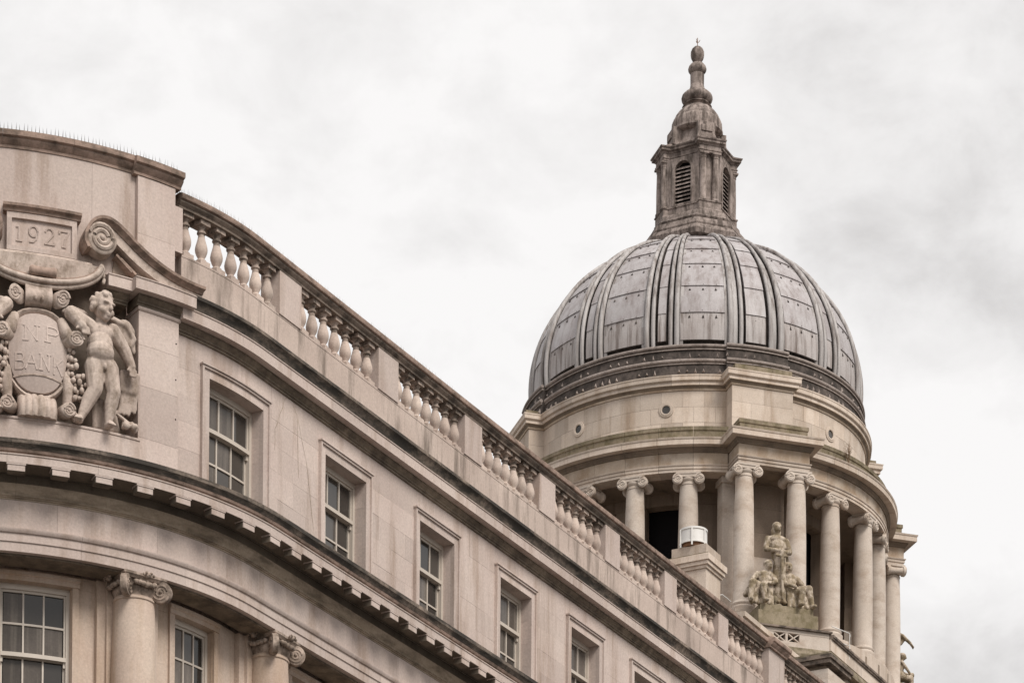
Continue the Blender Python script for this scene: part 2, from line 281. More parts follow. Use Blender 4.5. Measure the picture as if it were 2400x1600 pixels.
# --- windows
def sash_window(s0, s1, z0, z1, of, cols, zm, rows_up, rows_lo, arch=True, name='window', bw=0.032):
    """box-sash window: of = offset of the outer (upper) sash plane"""
    fr = MB(); fw = 0.065
    fbox(fr, s0, s0 + fw, of - .10, of + .03, z0, z1); fbox(fr, s1 - fw, s1, of - .10, of + .03, z0, z1); fbox(fr, s0 + fw, s1 - fw, of - .10, of + .03, z1 - .09, z1)
    W = part(name, fr, 'paint', BANK, 25)
    for zz0, zz1, oo, rows in ((zm, z1 - .09, of, rows_up), (z0, zm, of - .045, rows_lo)):
        a, b = s0 + fw, s1 - fw
        st = MB()
        fbox(st, a, a + .035, oo - .04, oo, zz0, zz1); fbox(st, b - .035, b, oo - .04, oo, zz0, zz1); fbox(st, a + .035, b - .035, oo - .04, oo, zz1 - .04, zz1)
        part('sash', st, 'paint', W, 25)
        a += .035; b -= .035; top = zz1 - .04; bot = zz0
        for c in range(1, cols):
            x = a + (b - a) * c / cols; q = MB(); fbox(q, x - bw / 2, x + bw / 2, oo - .035, oo + .004, bot, top); part('glazing_bar', q, 'paint', W, 0)
        for r_ in range(1, rows):
            y = bot + (top - bot) * r_ / rows; q = MB(); fbox(q, a, b, oo - .033, oo + .002, y - bw / 2, y + bw / 2); part('glazing_bar', q, 'paint', W, 0)
        for c in range(cols):
            for r_ in range(rows):
                xa, xb = a + (b - a) * c / cols + bw / 2, a + (b - a) * (c + 1) / cols - bw / 2
                ya, yb = bot + (top - bot) * r_ / rows + bw / 2, bot + (top - bot) * (r_ + 1) / rows - bw / 2
                q = MB(); t = random.uniform(-.004, .004); u = random.uniform(-.004, .004)
                q.hexa([F(xa, oo - .024 + t, ya), F(xb, oo - .024 - t, ya), F(xb, oo - .018 - t, ya), F(xa, oo - .018 + t, ya), F(xa, oo - .024 + t + u, yb), F(xb, oo - .024 - t + u, yb), F(xb, oo - .018 - t + u, yb), F(xa, oo - .018 + t + u, yb)])
                part('pane', q, 'blind' if random.random() < (.62 if c < cols - 1 else .3) else 'glass', W, 0)
    q = MB(); fbox(q, s0 + fw, s1 - fw, of - .045, of + .035, zm - .03, zm + .035); part('meeting_rail', q, 'paint', W, 0)
    for x in (s0 + fw + .02, s1 - fw - .02):
        q = MB(); fbox(q, x - .02, x + .02, of - .04, of, zm - .12, zm - .03); part('sash_horn', q, 'paint', W, 0)
    if arch:
        aw = 0.17
        for nm, (a, b, c_, d_) in (('architrave', (s0 - aw, s0, z0, z1 + aw)), ('architrave', (s1, s1 + aw, z0, z1 + aw)), ('architrave', (s0 + .001, s1 - .001, z1, z1 + aw))):
            q = MB(); fbox(q, a, b, -.05, .032, c_, d_); part(nm, q, 'wall', W, 0)
        fl = MB(); m2 = 0.035
        fbox(fl, s0 - aw - .004, s0 - aw + m2, .0, .062, z0, z1 + aw - m2); fbox(fl, s1 + aw - m2, s1 + aw + .004, .0, .062, z0, z1 + aw - m2)
        fbox(fl, s0 - aw - .004, s1 + aw + .004, .0, .062, z1 + aw - m2, z1 + aw + .004); fbox(fl, s0 - aw - .02, s1 + aw + .02, .0, .085, z1 + aw + .004, z1 + aw + .03)
        part('architrave_moulding', fl, 'wall', W, 0)
    return W
for i, (a, b) in enumerate(AW[:7]):
    sash_window(a, b, ZW0, ZW1, -0.235, 3, 23.22, 1, 3)
    q = MB(); fbox(q, a, b, -.5, -.36, ZW0 - .2, ZW1); part('room_shadow', q, 'dark', BANK, 0)

# --- lower entablature
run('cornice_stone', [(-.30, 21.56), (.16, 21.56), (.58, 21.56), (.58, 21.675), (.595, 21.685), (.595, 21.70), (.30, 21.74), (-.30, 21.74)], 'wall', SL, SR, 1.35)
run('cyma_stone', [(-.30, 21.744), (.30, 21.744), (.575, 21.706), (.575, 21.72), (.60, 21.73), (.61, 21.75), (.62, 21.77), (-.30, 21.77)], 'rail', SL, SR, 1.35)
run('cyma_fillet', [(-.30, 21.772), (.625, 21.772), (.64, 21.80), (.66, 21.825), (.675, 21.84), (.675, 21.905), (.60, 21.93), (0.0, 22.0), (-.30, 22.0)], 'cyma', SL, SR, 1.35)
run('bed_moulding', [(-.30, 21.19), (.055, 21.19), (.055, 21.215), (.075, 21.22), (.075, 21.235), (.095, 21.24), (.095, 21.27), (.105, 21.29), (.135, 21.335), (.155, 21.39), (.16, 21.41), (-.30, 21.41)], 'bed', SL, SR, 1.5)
run('bed_fascia', [(-.30, 21.412), (.15, 21.412), (.15, 21.553), (-.30, 21.553)], 'soot_shade', SL, SR, 1.5)
k = -11
mod = MB(); mod.box(-.135, .135, -.42, -.25, -.092, 0); mod.box(-.15, .15, -.43, -.24, 0, .0225); mod.box(-.134, .134, -.415, -.25, -.098, -.0922, None, 1); mod.box(-.139, -.1352, -.405, -.25, -.098, 0, None, 1); mod.box(.1352, .139, -.405, -.25, -.098, 0, None, 1)  # thin dark plates add painted shade to the underside and sides
mod_me = mod.mesh('modillion', ['wall', 'soot_shade'], 0)
s = -4.54 - .63 * 4
while s < 14:
    link('modillion', mod_me, BANK, F(s, .155, 21.53), rz(s)); s += .63
run('soffit_panel', [(.16, 21.5535), (.56, 21.5535), (.56, 21.558), (.16, 21.558)], 'soot_shade', SL, SR, 3.0)
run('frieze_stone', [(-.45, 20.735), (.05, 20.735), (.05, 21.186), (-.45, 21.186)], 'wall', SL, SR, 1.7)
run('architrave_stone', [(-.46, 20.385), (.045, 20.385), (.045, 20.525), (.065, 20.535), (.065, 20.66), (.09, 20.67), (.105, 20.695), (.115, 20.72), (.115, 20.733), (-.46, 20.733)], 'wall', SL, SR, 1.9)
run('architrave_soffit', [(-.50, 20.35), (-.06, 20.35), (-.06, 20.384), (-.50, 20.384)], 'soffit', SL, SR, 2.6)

# --- lower storey wall, columns and windows
LWs = [(-4.78, -3.44), (-1.30, -0.26), (2.15, 3.3)]
wl = [17.2, 17.9, 18.6, 19.3, 20.16, 20.36]
blocks('wall_block', wl, SL, 9.0, LWs, -1.05, -0.62, 'col', 1.2, (17.0, 20.16))
for a, b in LWs: sash_window(a, b, 17.2, 20.16, -0.74, 3, 19.03, 2, 3, arch=False)
for a, b in LWs:
    q = MB(); fbox(q, a - .2, b + .2, -1.3, -1.06, 17, 20.3); part('room_shadow', q, 'dark', BANK, 0)
    q = MB(); fsweep(q, [(-.64, 20.16), (-.55, 20.16), (-.55, 20.23), (-.52, 20.25), (-.52, 20.30), (-.64, 20.30)], a - .14, b + .14); part('lintel_moulding', q, 'col', BANK, 25)
    for x in (a - .13, b + .01):
        q = MB(); fbox(q, x, x + .12, -.66, -.57, 17.2, 20.16); part('window_jamb', q, 'col', BANK, 0)
COLS = [-5.9, -2.37, 1.05, 4.5]
shaft = MB(); prof = [(.385, 16.5), (.385, 17.5), (.378, 18.4), (.362, 19.2), (.34, 19.86), (.335, 19.99), (.352, 20.0), (.356, 20.015), (.352, 20.03), (.335, 20.04), (.335, 20.06)]
shaft.lathe(prof, 40); shaft_me = shaft.mesh('column', 'col', 35)
cap = MB(); cap.lathe([(.33, 20.05), (.34, 20.09), (.365, 20.13), (.375, 20.17), (.365, 20.22), (.35, 20.26), (.36, 20.30)], 28)
cap_me = cap.mesh('capital', 'carved', 40)
ab = MB()
def abac(z, r, n=6):
    pts = []
    for k_ in range(4):
        a0 = pi / 4 + k_ * pi / 2
        for i in range(n):
            t = i / n; a = a0 + t * pi / 2
            rr = r * (1 - 0.30 * (1 - (2 * t - 1) ** 2)) if i else r
            pts.append((rr * cos(a), rr * sin(a), z))
    return pts
ab.loft([abac(20.30, .50), abac(20.325, .52), abac(20.345, .55), abac(20.384, .55)]); ab_me = ab.mesh('abacus', 'carved', 30)
vol_mes = []
for k_ in range(4):
    a = pi / 4 + k_ * pi / 2; d = Vector((cos(a), sin(a), 0)); side = Vector((-sin(a), cos(a), 0))
    vb = MB(); volute(vb, d * .46 + Vector((0, 0, 20.165)), d, Vector((0, 0, 1)), side, .185, .12, 1, True, pi * .6)
    vb.limb(d * .30 + Vector((0, 0, 20.27)), .05, d * .45 + Vector((0, 0, 20.30)), .05, 6)
    vol_mes.append(vb.mesh('volute', 'carved', 45))
fes_mes = []
for k_ in range(4):
    a = k_ * pi / 2; fb = MB()
    for i in range(7):
        t = -1 + i / 3.0; aa = a + t * .42; r_ = .41 + .02 * (1 - t * t)
        fb.ball((r_ * cos(aa), r_ * sin(aa), 20.245 - .05 * (1 - t * t) + random.uniform(-.01, .01)), (.05, .05, .045), 7)
    fb.ball((.46 * cos(a), .46 * sin(a), 20.335), (.06, .06, .055), 8)
    for i in range(5): fb.ball((.50 * cos(a + (i - 2) * .09), .50 * sin(a + (i - 2) * .09), 20.335 + .03 * (i % 2)), .026, 6)
    fes_mes.append(fb.mesh('festoon', 'carved', 60))
for s in COLS:
    c = link('column', shaft_me, BANK, F(s, -.34, 0), rz(s))
    for nm, me in (('capital', cap_me), ('abacus', ab_me)): link(nm, me, c)
    for me in vol_mes: link('volute', me, c)
    for me in fes_mes: link('festoon', me, c)
    q = MB(); fbox(q, s - .62, s + .62, -.64, -.52, 17, 20.34); part('column_respond', q, 'col', BANK, 0)
    q = MB(); fbox(q, s - .46, s + .46, -.53, -.46, 17, 20.342); part('column_respond', q, 'col', BANK, 0)

# --- upper cornice
UC = [(-.34, 24.60), (.235, 24.60), (.235, 24.765), (.25, 24.775), (.25, 24.79), (.1, 24.80), (-.34, 24.80)]
UB = [(-.34, 24.44), (.03, 24.44), (.03, 24.475), (.05, 24.48), (.05, 24.51), (.075, 24.53), (.10, 24.56), (.105, 24.597), (-.34, 24.597)]
UY = [(-.34, 24.803), (.1, 24.803), (.245, 24.793), (.255, 24.82), (.275, 24.87), (.315, 24.92), (.335, 24.935), (.335, 24.99), (.1, 25.02), (-.34, 25.02)]
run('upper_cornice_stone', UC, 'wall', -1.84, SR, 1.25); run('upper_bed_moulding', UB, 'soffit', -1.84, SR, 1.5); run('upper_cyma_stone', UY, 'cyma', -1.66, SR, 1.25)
def sh(pf, d): return [(o + d, z) for o, z in pf]
# the aedicule's own entablature, breaking forward over its pilasters
for mid in (-2.2, -6.14):
    for nm, pf, mt in (('aedicule_cornice', UC, 'wall'), ('aedicule_bed_moulding', UB, 'soffit')):
        q = MB(); ex = {'aedicule_cornice': .11, 'aedicule_bed_moulding': 0.0}[nm]
        fsweep(q, [(o + .12, z + .165) for o, z in pf], mid - .42 - ex, mid + .42 + ex); part(nm, q, mt, BANK, 25)
for a, b in ((-3.12, -2.72), (-5.62, -5.22)):
    for nm, pf, mt in (('aedicule_cornice', UC, 'wall'), ('aedicule_bed_moulding', UB, 'soffit')):
        q = MB(); fsweep(q, [(o - .02, z + .165) for o, z in pf], a, b); part(nm, q, mt, BANK, 25)
# --- plinth of the balustrade
PIERS = [(.75, 1.42), (3.94, 4.62), (7.02, 7.67), (9.95, 10.60), (12.77, 13.41), (15.5, 16.08), (18.17, 18.68), (20.75, 21.42), (23.2, 23.8)]
run('plinth_stone', [(-.38, 25.02), (0.0, 25.02), (0.0, 25.71), (.006, 25.715), (.006, 25.745), (-.38, 25.745)], 'plinth', -1.72, SR, 1.1)
# --- balusters
bal = MB()
bp = [(.085, .075), (.092, .09), (.092, .105), (.07, .115), (.058, .13), (.062, .15), (.088, .19), (.108, .24), (.112, .285), (.102, .34), (.082, .40), (.064, .46), (.056, .51), (.06, .525), (.078, .53), (.082, .545), (.078, .56), (.058, .57), (.056, .60), (.075, .63), (.088, .645)]
bp = [(r_ * .94, z_ * 1.028) for r_, z_ in bp]
bal.lathe(bp[:12], 16); bal.lathe(bp[11:], 16, mi=1); bal.box(-.105, .105, -.105, .105, 0, .075); bal.box(-.105, .105, -.105, .105, .663, .733, None, 1)
bal_me = bal.mesh('baluster', ['baluster', 'cap_grime_shade'], 40)
ends = [(-1.74, .75)] + [(PIERS[i][1], PIERS[i + 1][0]) for i in range(len(PIERS) - 1)]
for a, b in ends:
    for i in range(7):
        s = a + (b - a) * (i + .5) / 7; link('baluster', bal_me, BANK, F(s, -.115, 25.745), rz(s) + random.uniform(-.03, .03))
for a, b in PIERS[:-2] + PIERS[-1:]:
    q = MB(); fbox(q, a, b, -.36, .025, 25.746, 26.475); part('pier', q, 'wall', BANK, 0)
a, b = PIERS[-2]
q = MB(); fbox(q, a - .1, b + .1, -.42, .12, 25.0, 26.48); part('pier', q, 'wall', BANK, 0, label='stouter pier where the balustrade breaks forward')
RL = [(-.36, 26.478), (.03, 26.478), (.035, 26.51), (.06, 26.53), (.085, 26.56), (.085, 26.585), (.12, 26.60), (.13, 26.63), (.13, 26.675), (.05, 26.71), (-.34, 26.71), (-.42, 26.675), (-.42, 26.60), (-.37, 26.56)]
RLB = [(-.36, 26.478), (.03, 26.478), (.035, 26.51), (.06, 26.53), (.085, 26.56), (.085, 26.585), (-.40, 26.585)]
RLT = [(-.40, 26.588), (.09, 26.588), (.12, 26.60), (.13, 26.63), (.13, 26.675), (.05, 26.71), (-.34, 26.71), (-.42, 26.675), (-.42, 26.60)]
for x0, x1 in ((-1.80, PIERS[-2][0] - .14), (PIERS[-2][1] + .14, SR)):
    run('rail_moulding', RLB, 'raild', x0, x1, 1.55); run('rail_stone', RLT, 'rail', x0, x1, 1.55)
q = MB(); fsweep(q, [(o * 1.15 + (.14 if o > 0 else -.02), z + .004) for o, z in RL], PIERS[-2][0] - .137, PIERS[-2][1] + .137); part('rail_stone', q, 'rail', BANK, 25)

# --- solid parapet with the date, over the round corner
pz = [25.02, 25.62, 26.74]
for sa, sb, za, zb in ((-3.34, -2.6, 25.62, 26.74), (-4.9, -3.34, 25.02, 26.74), (-6.4, -4.9, 25.02, 26.74), (SL, -6.4, 25.02, 26.74), (-3.34, -2.6, 25.02, 25.62)):
    q = MB(); fbox(q, sa + J, sb - J, -.4, .02, za + J, zb - J); part('parapet_block', q, 'wall', BANK, 25)
for sa, sb in ((-2.6, -1.92), (-6.42, -5.74)):
    for za, zb in ((25.02, 25.78), (25.78, 26.70)):
        q = MB(); fbox(q, sa, sb, -.42, .105, za + J, zb - J); part('parapet_pier', q, 'wall', BANK, 25)
CP = [(-.44, 26.74), (.035, 26.74), (.04, 26.78), (.075, 26.81), (.105, 26.85), (.105, 26.875), (.15, 26.89), (.155, 26.92), (.155, 26.975), (.08, 27.0), (-.44, 27.0)]
run('coping_stone', CP, 'rail', -5.70, -2.66, 1.0)
for mid in (-2.26, -6.1):
    q = MB(); fsweep(q, [(o + .085 if o > 0 else o - .01, z - .035) for o, z in CP], mid - .42, mid + .44); part('coping_stone', q, 'rail', BANK, 25)
run('coping_stone', CP, 'rail', SL, -6.54, 0.9)
q = MB(); fbox(q, -1.92, -1.72, -.36, .03, 25.746, 26.475); part('pier', q, 'wall', BANK, 25, label='narrow half pier where the balustrade meets the dated parapet')

# --- aedicule on the corner: niche, pilasters, ledge
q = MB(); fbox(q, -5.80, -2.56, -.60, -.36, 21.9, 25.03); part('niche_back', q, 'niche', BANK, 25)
for a, b in ((-2.57, -1.84), (-6.50, -5.77)):
    zz = [21.95, 22.52, 23.35, 24.0, 24.56]
    for za, zb in zip(zz[:-1], zz[1:]):
        q = MB(); fbox(q, a, b, -.34, .115, za + .002, zb - .002); part('pilaster_stone', q, 'wall', BANK, 0)
    q = MB(); fsweep(q, [(-.34, 24.55), (.13, 24.55), (.145, 24.57), (.145, 24.603), (-.34, 24.603)], a - .02, b + .02); part('pilaster_cap', q, 'wall', BANK, 0)
    for z in (24.2, 23.62, 22.98): 
        q = MB(); q.ball(F(b - .05, .117, z), .012, 6); part('fixing_hole', q, 'dark', BANK, 30)
for a, b in ((-2.572, -2.45), (-5.89, -5.768)): pass
cuts = [-5.765, -5.0, -4.2, -3.55, -2.575]
for a, b in zip(cuts[:-1], cuts[1:]):
    q = MB(); fsweep(q, [(-.3, 21.95), (.20, 21.95), (.20, 22.40), (.215, 22.41), (.215, 22.445), (-.3, 22.445)], a + J / 2, b - J / 2); part('ledge_stone', q, 'wall', BANK, 25)
# hairline cracks in the attic wall
for ln in ([(1.01, 24.43), (.95, 24.36), (.90, 24.22), (.81, 24.06), (.75, 23.9), (.67, 23.77), (.68, 23.6), (.67, 23.41)], [(1.24, 24.36), (1.30, 24.30), (1.37, 24.21), (1.36, 24.0), (1.38, 23.77), (1.39, 23.5), (1.41, 23.22)], [(1.37, 24.21), (1.50, 23.9), (1.66, 23.55), (1.78, 23.0), (1.92, 22.38)]):
    q = MB()
    for (x0, z0), (x1, z1) in zip(ln[:-1], ln[1:]):
        w0 = random.uniform(.004, .009); q.add([F(x0 - w0, .0035, z0), F(x0 + w0, .0035, z0), F(x1 + w0 * .7, .0035, z1), F(x1 - w0 * .7, .0035, z1)], [(0, 1, 2, 3)])
    part('crack', q, 'bed', BANK, 0)
# date panel
AX0 = -4.15
pn = MB(); fbox(pn, AX0 - .54, AX0 + .54, -.02, .09, 25.09, 25.69); PANEL = part('date_panel', pn, 'wall', BANK, 25, label='raised stone panel carved 1927')
for a, b, c_, d_ in ((-.54, .54, 25.60, 25.69), (-.54, .54, 25.09, 25.165), (-.54, -.465, 25.165, 25.60), (.465, .54, 25.165, 25.60)):
    q = MB(); fbox(q, AX0 + a, AX0 + b, .088, .135, c_, d_); part('panel_frame', q, 'wall', PANEL, 25)
q = MB(); fsweep(q, [(-.02, 25.695), (.15, 25.695), (.16, 25.73), (.21, 25.76), (.215, 25.80), (.05, 25.84), (-.02, 25.84)], AX0 - .60, AX0 + .60); part('panel_hood', q, 'rail', PANEL, 25)
q = MB(); fsweep(q, [(-.02, 25.02), (.17, 25.02), (.17, 25.05), (.13, 25.085), (-.02, 25.085)], AX0 - .78, AX0 + .78); part('panel_sill', q, 'carve', PANEL, 25)
def strokes(mb, lines, s0, z0, wd, ht, th, of, dep):
    for ln in lines:
        for (x0, y0), (x1, y1) in zip(ln[:-1], ln[1:]):
            a = Vector((s0 + x0 * wd, z0 + y0 * ht)); b = Vector((s0 + x1 * wd, z0 + y1 * ht)); d = (b - a)
            if d.length < 1e-6: continue
            d.normalize(); nn = Vector((-d.y, d.x)) * th / 2; a = a - d * th * .35; b = b + d * th * .35
            p = [a - nn, b - nn, b + nn, a + nn]
            mb.hexa([F(q.x, of(q.x, q.y) - .01, q.y) for q in p] + [F(q.x, of(q.x, q.y) + dep, q.y) for q in p])
def arc(cx, cy, rx, ry, a0, a1, n=10): return [(cx + rx * cos(radians(a0 + (a1 - a0) * i / n)), cy + ry * sin(radians(a0 + (a1 - a0) * i / n))) for i in range(n + 1)]
GL = {'1': [[(.5, 0), (.5, 1), (.3, .86)], [(.28, 0), (.72, 0)]],
      '9': [arc(.5, .68, .36, .32, 0, 360, 18), [(.86, .68), (.84, .45), (.72, .2), (.5, .03), (.2, .02)]],
      '2': [arc(.48, .72, .34, .28, 165, -20, 10) + [(.15, .02)], [(.12, .02), (.9, .02), (.92, .14)]],
      '7': [[(.08, .82), (.1, .98), (.92, .98), (.6, .5), (.48, .0)], [(.34, .0), (.62, .0)]],
      'N': [[(.15, 0), (.15, 1), (.85, 0), (.85, 1)], [(.0, 0), (.3, 0)], [(.72, 1), (1, 1)], [(.02, 1), (.15, 1)]],
      'P': [[(.2, 0), (.2, 1), (.6, 1)] + arc(.6, .75, .3, .25, 90, -90, 8) + [(.2, .5)], [(.05, 0), (.38, 0)]],
      'B': [[(.15, 0), (.15, 1), (.55, 1)] + arc(.55, .76, .26, .24, 90, -90, 7) + [(.15, .52), (.6, .52)] + arc(.6, .26, .3, .26, 90, -90, 7) + [(.15, 0)]],
      'A': [[(.02, 0), (.5, 1), (.98, 0)], [(.2, .36), (.8, .36)]],
      'K': [[(.15, 0), (.15, 1)], [(.85, 1), (.18, .45)], [(.4, .62), (.9, 0)]]}
for ch, x in zip('1927', (-4.50, -4.28, -4.03, -3.80)):
    q = MB(); strokes(q, GL[ch], x - .09, 25.265, .18, .25, .026, lambda a, b: .088, .017); part('numeral', q, 'wall', PANEL, 0)
# scrolled pediment halves
sc = [(-3.50, 25.22), (-3.56, 25.37), (-3.50, 25.58), (-3.40, 25.71), (-3.27, 25.775), (-3.13, 25.77), (-3.00, 25.71), (-2.85, 25.60), (-2.68, 25.47), (-2.50, 25.36), (-2.30, 25.27), (-2.08, 25.20), (-1.85, 25.165), (-1.62, 25.16), (-1.50, 25.17)]
def smoothpath(p, k_=3):
    for _ in range(k_ - 1):
        q = [p[0]]
        for a, b in zip(p[:-1], p[1:]): q += [(a[0] * .75 + b[0] * .25, a[1] * .75 + b[1] * .25), (a[0] * .25 + b[0] * .75, a[1] * .25 + b[1] * .75)]
        p = q + [p[-1]]
    return p
def ribbon(mb, path, prof):       # prof: (inward distance, offset o) closed loop, swept along a path drawn on the wall
    rings = []
    for i, p in enumerate(path):
        a = Vector(path[max(i - 1, 0)]); b = Vector(path[min(i + 1, len(path) - 1)]); d = (b - a).normalized(); nn = Vector((d.y, -d.x))
        rings.append([F(p[0] + nn.x * u, o, p[1] + nn.y * u) for u, o in prof])
    mb.loft(rings)
for mir in (0, 1):
    mm = (lambda p: [(2 * AX0 - x, z) for x, z in p]) if mir else (lambda p: p)
    sg = -1 if mir else 1
    spth = [(-3.255 + .30 * x, 25.455 + .32 * y) for x, y in spiral(30, 1.35, 1.0, .30, radians(195), -1)]
    path = smoothpath(mm(sc), 3)
    q = MB(); ribbon(q, path, [(0, .02), (0, .37), (sg * .04, .36), (sg * .065, .30), (sg * .10, .28), (sg * .10, .02)])
    SCR = part('pediment_scroll', q, 'rail', BANK, 40, label='carved S scroll of the broken pediment beside the date')
    q = MB(); ribbon(q, path, [(sg * .103, .02), (sg * .103, .26), (sg * .24, .26), (sg * .24, .02)]); part('scroll_band', q, 'carve', SCR, 40)
    q = MB(); c = (2 * AX0 + 3.255) if mir else -3.255
    tv, nv = frame(c); volute(q, F(c, .17, 25.44), tv * sg, (0, 0, 1), nv, .27, .26, -1, False, radians(165), 28, .22); part('volute', q, 'carve', SCR, 45)
    q = MB(); p2 = [(-2.95, 25.40), (-2.62, 25.14), (-2.62, 25.03), (-3.0, 25.03)]; p2 = mm(p2)
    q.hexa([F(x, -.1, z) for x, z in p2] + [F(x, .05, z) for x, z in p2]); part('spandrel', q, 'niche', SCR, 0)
    # stepped soffit strips in the shadowed gap under the scroll
    for u in (0.0, .07):
        q = MB(); ribbon(q, mm([(-2.98 + u, 25.30 - u * .6), (-2.72 + u, 25.09 - u * .3)]), [(0, -.05), (0, .2), (sg * .035, .2), (sg * .035, -.05)]); part('scroll_fillet', q, 'rail', SCR, 0)
# sagging crescent moulding below the panel
q = MB()
cres = [(AX0 + .86 * sin(radians(a)), 25.02 - .40 * cos(radians(a)) + .0) for a in range(-82, 83, 6)]
rings = []
top_c = [(x, 25.018) for x, z in cres]
q.loft([[F(x, -.05, z), F(x, .20, z), F(x, .20, 25.018), F(x, -.05, 25.018)] for x, z in cres]); CR = part('crescent_moulding', q, 'carve', BANK, 30, label='sagging crescent moulding under the date panel')
for dd, oo, rr in ((0.0, .27, .045), (-.075, .23, .038), (.065, .22, .03)):
    q = MB(); q.tube([F(AX0 + (.90 - dd * .5) * sin(radians(a)), oo, 25.03 - (.43 - dd) * cos(radians(a))) for a in range(-84, 85, 6)], rr, 8); part('roll_moulding', q, 'carve' if dd <= 0 else 'rail', CR, 50)
q = MB(); tv, nv = frame(AX0)
q.loft([[tuple(Vector(F(AX0 + x, .27, 24.735)) + nv * (.085 * k_ * cos(2 * pi * j / 14)) + Vector((0, 0, .085 * k_ * sin(2 * pi * j / 14)))) for j in range(14)] for x, k_ in ((-.20, .75), (-.17, 1), (-.10, .9), (0, .86), (.10, .9), (.17, 1), (.20, .75))]); part('bolster', q, 'rail', CR, 50)
for x in (AX0 + .92, AX0 - .92):
    q = MB()
    for i in range(3): q.limb(F(x + .02 * i, .2, 25.03 - .10 * i), .04 - .006 * i, F(x + .03, .2, 24.98 - .10 * i), .03, 8)
    part('tassel', q, 'carve', CR, 50)

# --- cartouche
SX, SZ, SA, SB = -4.21, 23.46, .475, .67
def sho(s, z): return .16 + .17 * max(0.0, 1 - ((s - SX) / (SA * 1.25)) ** 2 - ((z - SZ) / (SB * 1.25)) ** 2)
def shp(a, k_):
    x, y = cos(a), sin(a); e_ = .82
    return (SX + SA * k_ * math.copysign(abs(x) ** e_, x) * (1.0 + .06 * y), SZ + SB * k_ * math.copysign(abs(y) ** .9, y))
q = MB(); rr = []
for k_ in (1.0, .93, .75, .55, .35, .15, .03):
    rr.append([F(*(lambda p: (p[0], sho(*p) if k_ < 1 else .0, p[1]))(shp(2 * pi * j / 36, k_))) for j in range(36)])
q.loft(rr); CA = part('cartouche', q, 'wall', BANK, 50, label='oval stone shield lettered NP BANK between two cherubs')
q = MB(); q.loft([[F(*(lambda p, o_: (p[0], o_, p[1]))(shp(2 * pi * j / 36, k_), o_)) for j in range(36)] for k_, o_ in ((1.0, 0), (1.09, .0), (1.09, .20), (1.04, .235), (.985, .21), (.95, .17))], False); part('shield_rim', q, 'carve', CA, 50)
for ch, x, z in (('N', -4.44, 23.62), ('P', -4.13, 23.63), ('B', -4.57, 23.17), ('A', -4.40, 23.18), ('N', -4.20, 23.18), ('K', -4.00, 23.15)):
    wd, ht = (.24, .25) if z > 23.5 else (.17, .24)
    q = MB(); strokes(q, GL[ch], x, z, wd, ht, .024, sho, .010); part('letter', q, 'wall', CA, 0)
q = MB(); strokes(q, [[(-.5, 0), (-.3, .06), (-.1, .09), (.1, .09), (.3, .06), (.5, 0)]], SX, 23.05, .72, .5, .022, sho, .014); part('carved_line', q, 'carve', CA, 0)
# curled tablet and rolls over the shield
tv, nv = frame(SX)
q = MB(); q.loft([[F(SX + x, o_, z) for x in (-.20, .20)] + [F(SX + x, o_ - .1, z) for x in (.20, -.20)] for o_, z in ((.14, 24.20), (.26, 24.23), (.32, 24.31), (.31, 24.41), (.26, 24.49), (.26, 24.56), (.16, 24.58))]); part('scroll_tablet', q, 'carve', CA, 45)
for x in (-.05, .05):
    q = MB(); q.ball(F(SX + x, .32, 24.30), (.03, .03, .05), 8); part('rosette', q, 'carve', CA, 60)
for sg in (-1, 1):
    t2, n2 = frame(SX + sg * .32); q = MB(); volute(q, F(SX + sg * .32, .27, 24.34), t2 * sg * .75 + n2 * .3, (0, 0, 1), n2 * .75 + t2 * sg * .5, .15, .15, sg, True, 0, 20, .2); part('roll', q, 'carve', CA, 50)
